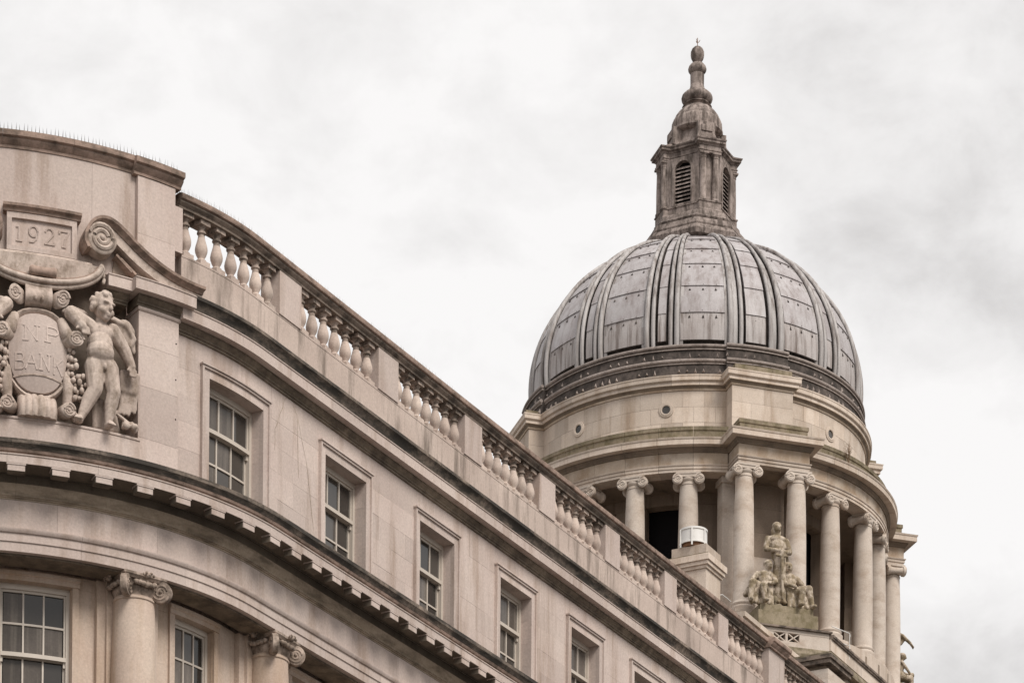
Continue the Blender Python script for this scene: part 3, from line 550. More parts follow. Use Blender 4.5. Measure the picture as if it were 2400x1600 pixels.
# base: fluted bolster between foot scrolls
q = MB(); rg = []
for i in range(33):
    x = -.30 + .60 * i / 32; dep = .30 - .10 * (2 * i / 32 - 1) ** 4 + .035 * abs(sin(i * pi / 5.4))
    rg.append([F(SX + x, 0, 22.44), F(SX + x, dep, 22.445), F(SX + x, dep + .04, 22.58), F(SX + x, dep - .02, 22.72), F(SX + x, dep - .10, 22.82), F(SX + x, 0, 22.86)])
q.loft(rg); part('fluted_base', q, 'carve', CA, 50)
for sg in (-1, 1):
    t2, n2 = frame(SX + sg * .42)
    q = MB(); volute(q, F(SX + sg * .43, .25, 22.60), t2 * sg, (0, 0, 1), n2 * .9 + t2 * sg * .3, .13, .2, -sg, True, pi / 2, 18, .2)
    q.limb(F(SX + sg * .45, .2, 22.68), .07, F(SX + sg * .47, .2, 23.0), .10, 8); q.limb(F(SX + sg * .47, .2, 23.0), .10, F(SX + sg * .44, .18, 23.2), .06, 8); part('foot_scroll', q, 'carve', CA, 50)
    q = MB(); q.ball(F(SX + sg * .60, .22, 22.53), (.10, .10, .075), 10); q.ball(F(SX + sg * .60, .31, 22.53), .04, 8)
    for i in range(6): q.ball(F(SX + sg * .60 + .07 * cos(i * pi / 3), .27, 22.53 + .055 * sin(i * pi / 3)), .035, 6)
    part('rosette', q, 'carve', CA, 60)
    # side scroll the cherub leans on
    q = MB(); t2, n2 = frame(SX + sg * .53); volute(q, F(SX + sg * .50, .30, 23.72), t2 * sg, (0, 0, 1), n2 * .85 + t2 * sg * .5, .135, .22, sg, False, 0, 20, .2)
    q.limb(F(SX + sg * .43, .26, 23.80), .11, F(SX + sg * .36, .22, 24.0), .08, 10); part('side_scroll', q, 'carve', CA, 50)
    # garland of leaves and fruit
    G = [(.50, 23.58), (.52, 23.45), (.53, 23.32), (.55, 23.2), (.57, 23.08), (.60, 22.96), (.585, 22.84)]
    q = MB()
    for i, (x, z) in enumerate(G):
        wd = .045 + .05 * (i / 6) if i < 6 else .05
        for j in range(4 + (i > 2) * 2):
            a = SX + sg * (x + (j - 1.8) * wd * .62); r_ = random.uniform(.03, .045)
            q.ball(F(a, .20 + .05 * (j % 2) + random.uniform(0, .03), z + random.uniform(-.03, .03)), (r_, r_, r_ * random.uniform(1.0, 1.5)), 8)
    part('garland', q, 'carve', CA, 60)

# --- cherubs standing on the ledge
def cherub(mir, label):
    M_ = (lambda s: 2 * SX - s) if mir else (lambda s: s)
    def p(s, o, z): return F(M_(s), o, z)
    th = thing('cherub_statue', p(-3.2, .1, 22.45), label, 'statue', 'cherubs flanking the shield')
    b = MB(); tv, nv = frame(M_(-3.25)); sg = -1 if mir else 1
    rot = Matrix((tv * sg, nv, Vector((0, 0, 1)))).transposed()
    if mir: rot = Matrix((tv, nv, Vector((0, 0, 1)))).transposed()
    B = lambda c, r: b.ball(p(*c), tuple(x * 1.17 for x in r), 14, rot)
    _l = b.limb; b.limb = lambda p0, r0, p1, r1, n=10: _l(p0, r0 * (1.16 if r0 > .04 else 1.05), p1, r1 * (1.16 if r1 > .04 else 1.05), n)
    # trunk
    B((-3.26, .24, 23.93), (.185, .14, .16)); B((-3.27, .27, 23.74), (.185, .165, .18)); B((-3.275, .30, 23.60), (.195, .185, .17)); B((-3.25, .25, 23.44), (.20, .165, .13))
    B((-3.34, .30, 23.93), (.10, .07, .08)); B((-3.17, .30, 23.94), (.10, .07, .08)); B((-3.27, .40, 23.60), (.14, .10, .13))
    b.limb(p(-3.26, .24, 24.03), .085, p(-3.25, .28, 24.16), .08, 12)
    # head, turned towards the window side
    hc = Vector(p(-3.245, .33, 24.33)); hd = (tv * sg * .42 + nv * .88 + Vector((0, 0, -.2))).normalized(); hs = hd.cross(Vector((0, 0, 1))).normalized(); hu = hs.cross(hd)
    hr = Matrix((hs, hd, hu)).transposed()
    HK = 1.13
    H = lambda x, y, z, r: b.ball(hc + (hs * x + hd * y + hu * z) * HK, tuple(q_ * HK for q_ in r) if isinstance(r, tuple) else r * HK, 12, hr)
    H(0, -.02, .03, (.155, .165, .165)); H(0, .03, -.06, (.125, .13, .13)); H(0, .09, -.15, (.06, .06, .05))
    for x in (-.075, .075): H(x, .085, -.07, (.06, .06, .058))
    H(0, .17, -.035, (.026, .04, .035)); H(0, .15, .0, (.02, .035, .05)); H(0, .145, -.10, (.045, .03, .014)); H(0, .14, -.125, (.038, .03, .014))
    for x in (-.06, .06): H(x, .128, .045, (.048, .03, .02)); H(x * 2.55, -.01, -.03, (.025, .04, .05))
    for i in range(34):
        a = random.uniform(0, 2 * pi); e_ = random.uniform(.15, 1.35); rr_ = .165
        y_ = sin(a) * cos(e_)
        if y_ > .55 and e_ < .65: continue
        H(rr_ * cos(a) * cos(e_), -.02 + rr_ * y_, .03 + rr_ * sin(e_), random.uniform(.028, .042))
    for x in (-.14, .14):
        for z in (-.06, -.01, .05): H(x, -.05, z, .05)
    # arm bent over the scroll
    b.limb(p(-3.42, .26, 24.00), .108, p(-3.72, .28, 24.15), .10); b.limb(p(-3.72, .30, 24.14), .105, p(-3.58, .40, 23.92), .07)
    for i in range(4): b.limb(p(-3.60 + .035 * i, .42, 23.90), .024, p(-3.575 + .032 * i, .44, 23.81 - .008 * (i in (1, 2))), .02, 8)
    b.limb(p(-3.62, .40, 23.93), .024, p(-3.67, .43, 23.87), .02, 8); b.ball(p(-3.565, .41, 23.90), (.055, .04, .055), 10)
    # lowered arm
    b.limb(p(-3.06, .25, 24.02), .105, p(-2.87, .25, 23.76), .09); b.limb(p(-2.87, .25, 23.76), .092, p(-2.765, .28, 23.52), .065)
    b.ball(p(-2.75, .29, 23.47), (.05, .05, .06), 10)
    for i in range(4): b.limb(p(-2.79 + .027 * i, .31, 23.45), .023, p(-2.80 + .03 * i, .32, 23.36 - .01 * (i in (1, 2))), .018, 8)
    b.limb(p(-2.80, .31, 23.49), .023, p(-2.845, .33, 23.43), .018, 8)
    # legs
    b.limb(p(-3.35, .27, 23.40), .145, p(-3.36, .34, 23.02), .108); b.limb(p(-3.36, .34, 23.0), .102, p(-3.45, .29, 22.82), .098); b.limb(p(-3.45, .29, 22.82), .096, p(-3.555, .28, 22.56), .058)
    b.limb(p(-3.13, .27, 23.40), .14, p(-3.075, .33, 23.02), .106); b.limb(p(-3.075, .33, 23.0), .10, p(-3.10, .29, 22.82), .096); b.limb(p(-3.10, .29, 22.82), .094, p(-3.13, .28, 22.57), .058)
    for s_, f_ in ((-3.575, -.05), (-3.135, .02)):
        b.limb(p(s_, .26, 22.505), .055, p(s_ + f_, .37, 22.485), .05)
        for i in range(5): b.limb(p(s_ + f_ - .05 + .025 * i, .40, 22.478), .022, p(s_ + f_ - .052 + .026 * i, .435 - .006 * i, 22.472), .018, 6)
    B((-3.235, .41, 23.36), (.032, .035, .05)); b.ball(p(-3.29, .40, 23.78), .01, 6)
    organic('body', b, 'carve', th, .0115, 4)
    w_ = MB()     # wing and the mantle behind the figure
    for i in range(9):
        t = i / 8; w_.limb(p(-3.02 + .36 * t, .05 + .06 * sin(pi * t), 24.12 + .16 * sin(pi * t * .8)), .05, p(-2.86 + .22 * t, .06, 23.92 - .05 * t + .12 * (1 - t)), .045, 8)
    w_.limb(p(-3.03, .12, 24.28), .05, p(-2.80, .14, 24.22), .045); w_.limb(p(-2.80, .14, 24.22), .045, p(-2.655, .12, 24.05), .045); w_.limb(p(-2.655, .12, 24.05), .045, p(-2.71, .1, 23.92), .04)
    organic('wing', w_, 'carve', th, .018, 2)
    w_ = MB(); w_.limb(p(-3.46, .05, 24.28), .06, p(-3.66, .05, 24.33), .06); w_.limb(p(-3.66, .05, 24.33), .06, p(-3.78, .05, 24.26), .05); w_.limb(p(-3.5, .05, 24.2), .05, p(-3.7, .05, 24.2), .05); organic('wing', w_, 'carve', th, .018, 2)
    w_ = MB()
    for i in range(11):
        a = -2.86 + .026 * i; w_.limb(p(a, .14, 23.46), .05, p(a - .02 * (i % 2), .10 + .03 * (i % 2), 23.18), .045, 8); w_.limb(p(a - .02 * (i % 2), .10, 23.18), .045, p(a + .03 - .05 * (i % 3), .08, 22.95 - .06 * (i % 3)), .03, 8)
    for i in range(4): w_.limb(p(-3.30 + .1 * i, .05, 22.95), .06, p(-3.26 + .12 * i, .03, 22.55), .06, 8)
    organic('mantle', w_, 'carve', th, .02, 2)
    w_ = MB()
    for i in range(16): w_.ball(p(-2.87 + random.uniform(0, .22), .16 + random.uniform(0, .16), 22.50 + random.uniform(0, .15)), random.uniform(.04, .065), 8)
    w_.limb(p(-2.95, .2, 22.74), .03, p(-2.72, .22, 22.62), .02); organic('fruit_heap', w_, 'carve', th, .016, 1)
    return th
cherub(False, 'carved stone cherub standing right of the lettered shield, arm over a scroll')
cherub(True, 'carved stone cherub cut by the left picture edge, only an arm showing')

# --- bird spikes along the coping and rail
sp = MB()
def spikes(s0, s1, o, z, step=.058):
    s = s0
    while s < s1:
        for dd, do in ((0, .0),):
            a = Vector(F(s, o, z)); tl = random.uniform(-.012, .012); b = Vector(F(s + tl, o + random.uniform(-.035, .02), z + .15)); r_ = .0075
            t2, n2 = frame(s)
            sp.add([a + t2 * r_, a - t2 * r_, a + n2 * r_, b], [(0, 1, 3), (1, 2, 3), (2, 0, 3)])
        s += step * random.uniform(.85, 1.15)
spikes(-5.7, -2.68, .06, 26.99); spikes(-2.68, -1.84, .12, 26.955); spikes(-1.8, .35, .0, 26.70, .04); spikes(.5, 1.25, .0, 26.70, .04); spikes(1.45, 2.3, .0, 26.7, .04); spikes(2.5, 3.4, .0, 26.7, .04); spikes(3.7, 6.8, .0, 26.7, .045)
so = part('bird_spikes', sp, 'wire', None, 0, label='rows of thin wire bird spikes along the parapet coping and rail', cat='bird spikes', kind='stuff')
# ------------------------------------------------------------------ the council house: domed tower
AXI = Vector((5.916, 105.0, 0)); BETA = 17.3; BR = radians(BETA)
COUNCIL = thing('council_house', tuple(AXI), 'domed stone council house with columned drum and lead dome behind the bank', 'building')
def cpart(name, mb, mat, az=0.0, parent=COUNCIL, smooth=40, **kw):     # mesh drawn about the dome axis, front at -y, turned by az degrees
    return link(name, mb.mesh(name, mat, smooth) if isinstance(mb, MB) else mb, parent, tuple(AXI), radians(az), **kw)
def ringseg(mb, prof, a0, a1, n, mi=0):      # prof (r,z) closed, azimuths in degrees measured from the front
    mb.loft([[(r * sin(radians(a0 + (a1 - a0) * i / n)), -r * cos(radians(a0 + (a1 - a0) * i / n)), z) for r, z in prof] for i in range(n + 1)], True, True, mi)
def psweep(mb, path, prof, closed=False, mi=0):    # mitred sweep, prof (offset to the right of travel, z)
    P_ = [Vector(p) for p in path]; n = len(P_); rings = []
    for i in range(n):
        a = P_[(i - 1) % n]; b = P_[i]; c = P_[(i + 1) % n]
        d0 = (b - a).normalized() if (closed or i > 0) else None; d1 = (c - b).normalized() if (closed or i < n - 1) else None
        if d0 is None: d0 = d1
        if d1 is None: d1 = d0
        n0 = Vector((d0.y, -d0.x)); n1 = Vector((d1.y, -d1.x)); m = (n0 + n1); m.normalize(); k_ = 1 / max(.25, m.dot(n0))
        rings.append([(b.x + m.x * o * k_, b.y + m.y * o * k_, z) for o, z in prof])
    if closed: rings.append(rings[0])
    mb.loft(rings, not closed, True, mi)
def lbox(mb, t0, t1, r0, r1, z0, z1, mi=0): mb.box(t0, t1, -r1, -r0, z0, z1, None, mi)   # local: x = tangential, -y = outwards
AZ_PAV = [BETA, BETA + 90, BETA - 90]
VIS = (-100, 125)
# --- entablature of the colonnade
ENT = [('architrave', [(-.55, 42.99), (0, 42.99), (0, 43.075), (.028, 43.085), (.028, 43.165), (.055, 43.18), (.065, 43.215), (-.55, 43.215)], 'cstone'),
       ('frieze', [(-.55, 43.218), (0, 43.218), (0, 43.60), (-.55, 43.60)], 'cfrieze'),
       ('bed_moulding', [(-.55, 43.603), (.04, 43.603), (.05, 43.64), (.10, 43.68), (.12, 43.745), (-.55, 43.745)], 'csoffit'),
       ('cornice', [(-.55, 43.748), (.345, 43.748), (.345, 43.90), (.365, 43.92), (.38, 43.97), (.30, 44.0), (-.55, 44.03)], 'cstone'),
       ('blocking_course', [(-.7, 44.033), (.06, 44.033), (.06, 44.30), (.09, 44.31), (.09, 44.43), (-.7, 44.47)], 'moss')]
RF = 6.66
for nm, pf, mt in ENT:
    n = 7; span = 90 - 22.0; me = MB(); st = span / n
    ringseg(me, [(RF + o, z) for o, z in pf], .04, st - .04, 4); mesh_ = me.mesh(nm, mt, 25)
    for base in (BETA - 90 + 11, BETA + 11, BETA - 180 + 11):
        for i in range(n):
            az = base + i * st
            if VIS[0] - 15 < az < VIS[1]: cpart(nm, mesh_, None, az)
    me = MB(); hw = 1.235 if nm != 'blocking_course' else 1.12; fr = 7.40 if nm != 'blocking_course' else 7.28
    psweep(me, [(-hw, -6.2), (-hw, -fr), (hw, -fr), (hw, -6.2)], pf); mesh_ = me.mesh(nm, mt, 25)
    for az in AZ_PAV: cpart(nm, mesh_, None, az)
# soffit and ceiling of the colonnade
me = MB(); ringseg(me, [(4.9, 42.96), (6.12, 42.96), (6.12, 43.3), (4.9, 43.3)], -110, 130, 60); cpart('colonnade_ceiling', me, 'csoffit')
for az in AZ_PAV:
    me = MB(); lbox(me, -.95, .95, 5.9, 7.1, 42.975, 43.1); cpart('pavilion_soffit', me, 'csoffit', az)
# --- columns
cs = MB(); cs.lathe([(.40, 38.22), (.40, 38.30), (.41, 38.33), (.41, 38.38), (.36, 38.41), (.345, 38.45), (.37, 38.48), (.375, 38.52), (.335, 38.56), (.318, 38.62), (.318, 39.8), (.312, 40.8), (.295, 41.8), (.272, 42.52), (.268, 42.60), (.285, 42.61), (.285, 42.64), (.268, 42.65), (.268, 42.70)], 32)
cs.v = [(x * 1.07, y * 1.07, z) for x, y, z in cs.v]; cs.box(-.45, .45, -.45, .45, 38.05, 38.22)
col_me = cs.mesh('column', 'ccol', 40)
ce = MB(); ce.lathe([(.27, 42.69), (.31, 42.73), (.335, 42.78), (.33, 42.83), (.30, 42.87)], 24); ce.box(-.40, .40, -.35, .35, 42.925, 42.985); ce.box(-.36, .36, -.33, .33, 42.83, 42.925)
cap2 = ce.mesh('capital', 'ccol', 40)
vm = []
for sg in (-1, 1):
    vb = MB(); volute(vb, (sg * .355, -.29, 42.765), (sg, 0, 0), (0, 0, 1), (0, -1, 0), .185, .10, sg, False, pi * .5, 20, .24); volute(vb, (sg * .355, .29, 42.765), (sg, 0, 0), (0, 0, 1), (0, 1, 0), .185, .10, sg, False, pi * .5, 20, .24)
    vb.loft([[(sg * .355 + q_ * cos(2 * pi * j / 14), y_, 42.765 + q_ * sin(2 * pi * j / 14)) for j in range(14)] for y_, q_ in ((-.26, .155), (-.18, .12), (0, .095), (.18, .12), (.26, .155))]); vm.append(vb.mesh('volute', 'ccol', 45))
def ccolumn(t, rho, az, turn=0.0):
    a = radians(az); x = t * cos(a) + rho * sin(a); y = t * sin(a) - rho * cos(a)
    c = link('column', col_me, COUNCIL, (AXI.x + x, AXI.y + y, 0), a + turn); link('capital', cap2, c)
    for v in vm: link('volute', v, c)
for az in (-54, -38, -22, -69, 25, 43.5, 60, 75): ccolumn(0, 6.35, BETA + az)
for az in (BETA + 90, BETA - 90):
    for d_ in (22, 38): ccolumn(0, 6.35, az + (d_ if az > 60 else -d_))
for az in AZ_PAV:
    for t in (-.91, .91): ccolumn(t, 7.08, az)
    for t in ((-1.12,) if az == BETA else (-1.12, 1.12)):
        me = MB(); lbox(me, t - .2, t + .2, 5.75, 6.22, 38.3, 42.9); lbox(me, t - .26, t + .26, 5.72, 6.28, 42.78, 42.97); lbox(me, t - .26, t + .26, 5.72, 6.28, 38.05, 38.35); cpart('pavilion_pilaster', me, 'ccol', az, smooth=0)
    zz = [38.05, 38.9, 39.75, 40.6, 41.4, 42.2, 42.97]
    for za, zb in zip(zz[:-1], zz[1:]):
        me = MB(); lbox(me, -.92, .92, 5.3, 6.0, za + .003, zb - .003); cpart('pavilion_wall_block', me, 'cshade' if zb > 40.7 else 'ccol', az, smooth=0)  # upper blocks use the darkened stone: painted shade below the ceiling
# --- inner wall with dark doorways
OPEN = [(c - 8.6, c + 8.6) for c in (BETA - 120, BETA - 60, BETA - 30.5, BETA + 30.5, BETA + 60, BETA + 120)]
def solid(a0, a1):
    c = a0; out = []
    for a, b in OPEN:
        if a > c and a < a1: out.append((c, a))
        if b > c: c = max(c, b) if a < a1 else c
    if c < a1: out.append((c, a1))
    return out
for a, b in solid(-115, 135):
    n = max(1, int(round((b - a) / 9)))
    for i in range(n):
        p, q_ = a + (b - a) * i / n, a + (b - a) * (i + 1) / n
        for za, zb in ((37.5, 39.0), (39.0, 40.5), (40.5, 42.60)):
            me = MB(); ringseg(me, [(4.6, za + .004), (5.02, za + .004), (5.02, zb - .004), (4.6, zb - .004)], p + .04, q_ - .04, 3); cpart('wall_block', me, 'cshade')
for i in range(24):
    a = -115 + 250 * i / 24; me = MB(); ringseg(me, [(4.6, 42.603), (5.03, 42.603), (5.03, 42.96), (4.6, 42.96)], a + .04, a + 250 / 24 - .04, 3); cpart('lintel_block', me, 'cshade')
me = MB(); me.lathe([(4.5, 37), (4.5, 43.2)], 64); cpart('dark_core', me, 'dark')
me = MB(); me.lathe([(5.02, 37.4), (5.02, 37.9), (7.0, 37.9), (7.0, 37.4)], 48, cap=False); cpart('gallery_floor', me, 'csoffit')
# --- drum above the colonnade
CO = [44.40, 44.92, 45.43, 45.955]
for ci, (za, zb) in enumerate(zip(CO[:-1], CO[1:])):
    for base in (BETA - 180, BETA - 90, BETA):
        a0, a1 = base + 10.3, base + 79.7; n = 10
        for i in range(n + (ci % 2)):
            if ci % 2: p = a0 + (a1 - a0) * max(0, i - .5) / n; q_ = a0 + (a1 - a0) * min(n, i + .5) / n
            else: p = a0 + (a1 - a0) * i / n; q_ = a0 + (a1 - a0) * (i + 1) / n
            if q_ < VIS[0] or p > VIS[1]: continue
            me = MB(); ringseg(me, [(5.5, za + .003), (5.9 + random.uniform(0, .004), za + .003), (5.9, zb - .003), (5.5, zb - .003)], p + .03, q_ - .03, 3); cpart('drum_block', me, 'cstone')
    for az in AZ_PAV:
        cut = [-1.07, -.4, .3, 1.07] if ci % 2 else [-1.07, 0.05, 1.07]
        for p, q_ in zip(cut[:-1], cut[1:]):
            me = MB(); lbox(me, p + .003, q_ - .003, 5.4, 6.34 + random.uniform(0, .004), za + .003, zb - .003); cpart('drum_block', me, 'cstone', az, smooth=0)
for d_ in (-119.5, -61, -29.5, 29.5, 61):
    az = BETA + d_
    me = MB(); rg = []
    fn = lambda x, y, z: (x, -5.9 - z, 45.36 + y)
    me.lathe([(.135, -.1), (.135, .035), (.155, .045), (.185, .045), (.20, .03), (.235, .03), (.245, .02), (.245, -.1)], 24, fn, cap=False); O_ = cpart('oculus', me, 'cstone', az)
    me = MB(); me.lathe([(.14, .004), (.03, .0045)], 20, fn); link('pane', me.mesh('pane', 'glass'), O_)
DC = [('drum_moulding', [(-.35, 45.958), (.03, 45.958), (.035, 46.0), (.05, 46.015), (-.35, 46.015)], 'cfrieze'), ('drum_soffit', [(-.35, 46.017), (.05, 46.017), (.07, 46.035), (.10, 46.085), (-.35, 46.085)], 'csoffit'),  # dark strip paints dirt and a shadow line under the cornice
      ('drum_cornice', [(-.35, 46.088), (.15, 46.088), (.15, 46.19), (.20, 46.21), (.215, 46.23), (.215, 46.34), (.23, 46.36), (.23, 46.40), (-.35, 46.43)], 'cstone')]
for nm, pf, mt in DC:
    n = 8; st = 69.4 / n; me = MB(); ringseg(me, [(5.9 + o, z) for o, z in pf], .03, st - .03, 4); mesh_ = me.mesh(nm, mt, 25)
    for base in (BETA - 180, BETA - 90, BETA):
        for i in range(n):
            az = base + 10.3 + i * st
            if VIS[0] - 12 < az < VIS[1]: cpart(nm, mesh_, None, az)
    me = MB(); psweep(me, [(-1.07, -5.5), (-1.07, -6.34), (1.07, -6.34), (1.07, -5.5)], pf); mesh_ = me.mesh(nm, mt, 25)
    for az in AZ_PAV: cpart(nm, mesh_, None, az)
for az in AZ_PAV:
    me = MB(); psweep(me, [(-1.0, -5.5), (-1.0, -6.42), (1.0, -6.42), (1.0, -5.5)], [(-.4, 46.432), (0, 46.432), (0, 46.62), (-.4, 46.64)]); cpart('blocking_course', me, 'moss', az, smooth=0)
# blackened lead base bands with rolls and small pyramid studs, stepping forward over the pavilions
def band(nm, pf, mt, sm=40):
    for base in (BETA - 180, BETA - 90, BETA):
        me = MB(); ringseg(me, pf, base + 10.5, base + 79.5, 26); cpart(nm, me, mt, smooth=sm)
    for az in AZ_PAV:
        me = MB(); ringseg(me, [(r + (.14 if r > 5.5 else 0), z) for r, z in pf], az - 10.5, az + 10.5, 10); cpart(nm, me, mt, smooth=sm)
def rollp(r, z, q): return [(r + q * cos(2 * pi * i / 10), z + q * sin(2 * pi * i / 10)) for i in range(10)]
band('lead_skirt', [(5.3, 46.43), (5.90, 46.43), (5.84, 46.92), (5.3, 46.92)], 'leadd', 20)
band('lead_roll', rollp(5.87, 46.955, .062), 'leadm', 60)
band('lead_band', [(5.3, 46.99), (5.84, 46.99), (5.79, 47.42), (5.3, 47.42)], 'leadd', 20)
band('lead_roll', rollp(5.83, 47.455, .058), 'leadm', 60)
band('lead_fillet', [(5.3, 46.84), (5.89, 46.84), (5.89, 46.875), (5.3, 46.875)], 'leadm', 20)
band('lead_fillet', [(5.3, 47.33), (5.85, 47.33), (5.85, 47.365), (5.3, 47.365)], 'leadm', 20)
me = MB()
for zc, r0, n in ((46.62, 5.89, 96), (47.15, 5.82, 84)):
    for i in range(n):
        az = -115 + 250 * i / n; off = .14 if any(abs(az - p) < 10.5 for p in AZ_PAV) else 0; a = radians(az); U = Vector((cos(a), sin(a), 0)); O2 = Vector((sin(a), -cos(a), 0)); c = O2 * (r0 + off) + Vector((0, 0, zc))
        if random.random() < .38: continue
        h_ = .07 + random.uniform(-.03, .03); wd = .05
        me.add([c - U * wd - Vector((0, 0, h_)), c + U * wd - Vector((0, 0, h_)), c + Vector((0, 0, h_)), c + O2 * .06 - Vector((0, 0, h_ * .4)), c - O2 * .1], [(0, 1, 3), (1, 2, 3), (2, 0, 3), (0, 2, 4), (2, 1, 4), (1, 0, 4)])
cpart('lead_studs', me, 'leadm', smooth=0, kind='stuff')

# --- the dome
ZC, DA, DC_ = 48.1, 5.68, 5.10
def dome_pt(th, off=0.0):
    t = radians(th); return ((DA + off) * cos(t), ZC + (DC_ + off) * sin(t))
def dshell(mb, th0, th1, a0, a1, o0, o1, nt=4, na=4, lift=0.0, mi=0):      # a curved slab on the dome; lift raises its lower edge
    rings = []
    for i in range(nt + 1):
        th = th0 + (th1 - th0) * i / nt; lf = lift * (1 - i / nt)
        ring = []
        for j in range(na + 1):
            a = radians(a0 + (a1 - a0) * j / na); r, z = dome_pt(th, o1 + lf); ring.append((r * sin(a), -r * cos(a), z))
        for j in range(na, -1, -1):
            a = radians(a0 + (a1 - a0) * j / na); r, z = dome_pt(th, o0); ring.append((r * sin(a), -r * cos(a), z))
        rings.append(ring)
    mb.loft(rings, True, True, mi)
sh_ = MB(); rings = []
for i in range(25):
    th = -8.4 + (76 + 8.4) * i / 24; r, z = dome_pt(th, -.10); rings.append([(r * cos(2 * pi * j / 96), r * sin(2 * pi * j / 96), z) for j in range(96)])
sh_.loft(rings); DOME = cpart('dome', sh_, 'leadd', label='grey lead dome of panels between paired rolls')
def dpart(name, me, az, **kw): return link(name, me, DOME, (0, 0, 0), radians(az), **kw)
TH_ = [-4.2, 6.0, 17.2, 28.6, 39.0, 49.8, 58, 66, 73]
WIDE = [18, 45, 72]; NARROW = [31.5, 58.5]
wide_me = []
for i, (a, b) in enumerate(zip(TH_[:-1], TH_[1:])):
    me = MB(); dshell(me, a, b + .25, -7.3, 7.3, -.06, .0, 4, 6, .035); wide_me.append(me.mesh('lead_panel', 'leads' if i == 0 else 'lead', 30))
nar_me = []
for i, (a, b) in enumerate(zip(TH_[:-1], TH_[1:])):
    me = MB(); dshell(me, a, b + .2, -3.5, 3.5, -.06, .03, 4, 4, .03); nar_me.append(me.mesh('lead_panel', 'leads' if i == 0 else 'lead', 30))
slim_me = []
for i, (a, b) in enumerate(zip(TH_[:-1], TH_[1:])):
    me = MB(); dshell(me, a, b + .2, -1.35, 1.35, -.08, .02, 4, 2, .02); slim_me.append(me.mesh('lead_panel', 'leads' if i == 0 else 'lead', 30))
def roll(ac, rad, off, th0=-7.6, th1=73, hw=None):
    me = MB(); rings = []
    for i in range(31):
        th = th0 + (th1 - th0) * i / 30; k_ = max(.35, cos(radians(th))) ; r, z = dome_pt(th, off); a = radians(ac)
        e1 = Vector((cos(a), sin(a), 0)); nr = Vector((cos(radians(th)) * sin(a), -cos(radians(th)) * cos(a), sin(radians(th)) * DA / DC_)).normalized(); c = Vector((r * sin(a), -r * cos(a), z))
        rings.append([tuple(c + e1 * (rad * k_ * cos(2 * pi * j / 10)) + nr * (rad * .9 * (.5 + .5 * k_) * sin(2 * pi * j / 10))) for j in range(10)])
    me.loft(rings); return me.mesh('lead_roll', 'rib', 50)
def strip(a0, a1, o1, mt='rib'):
    me = MB(); dshell(me, -7.6, 73, a0, a1, -.08, o1, 22, 2); return me.mesh('lead_strip', mt, 30)
rollsN = [roll(-5.0, .085, .07), roll(5.0, .085, .07), roll(-2.9, .072, .06), roll(2.9, .072, .06)]
stripsN = [strip(-7.0, -5.9, .015), strip(5.9, 7.0, .015)]
rollsP = [roll(-8.8, .085, .07), roll(8.8, .085, .07), roll(-5.2, .072, .06), roll(5.2, .072, .06)]
stripsP = [strip(-10.6, -9.7, .015), strip(9.7, 10.6, .015), strip(-7.7, -6.2, -.01), strip(6.2, 7.7, -.01)]
for qd in (-180, -90, 0, 90):
    for w_ in WIDE:
        az = BETA + qd + w_
        if -112 < az < 122:
            for me in wide_me: dpart('lead_panel', me, az)
    for w_ in NARROW:
        az = BETA + qd + w_
        if -112 < az < 122:
            for me in slim_me: dpart('lead_panel', me, az)
            for me in rollsN: dpart('lead_roll', me, az)
            for me in stripsN: dpart('lead_strip', me, az)
    az = BETA + qd
    if -112 < az < 122:
        for me in nar_me: dpart('lead_panel', me, az)
        for me in rollsP: dpart('lead_roll', me, az)
        for me in stripsP: dpart('lead_strip', me, az)
me = MB()      # seam laps and small lead clips on the panels
for qd in (-180, -90, 0, 90):
    for w_ in WIDE + [0]:
        az = BETA + qd + w_
        if not -100 < az < 115: continue
        for t_ in TH_[1:6]:
            for dth in (-1.5, .9) if t_ > 3 else (1.4, -2.2, -4.8):
                for da in ((-4.6, 0, 4.6) if w_ else (0,)):
                    th = t_ + dth; a = radians(az + da + random.uniform(-.2, .2)); r, z = dome_pt(th, .012); c = Vector((r * sin(a), -r * cos(a), z)); U = Vector((cos(a), sin(a), 0)); nr = Vector((cos(radians(th)) * sin(a), -cos(radians(th)) * cos(a), sin(radians(th)))); up = nr.cross(U) * -1
                    if up.z < 0: up = -up
                    hh = random.uniform(.035, .06)
                    me.add([c - U * .042 - up * hh, c + U * .042 - up * hh, c + up * hh, c + nr * .035 - up * hh], [(0, 1, 3), (1, 2, 3), (2, 0, 3)])
dpart('lead_clips', me.mesh('lead_clips', 'leadd', 0), 0, kind='stuff')
for (a0, a1, nm) in ((-7.2, 7.2, 'w'),):
    me = MB(); dshell(me, -7.6, -5.5, a0, a1, -.3, -.12, 1, 4); slot_me = me.mesh('drip_slot', 'dark', 0)
for qd in (-180, -90, 0, 90):
    for w_ in WIDE:
        if -112 < BETA + qd + w_ < 122: dpart('drip_slot', slot_me, BETA + qd + w_)

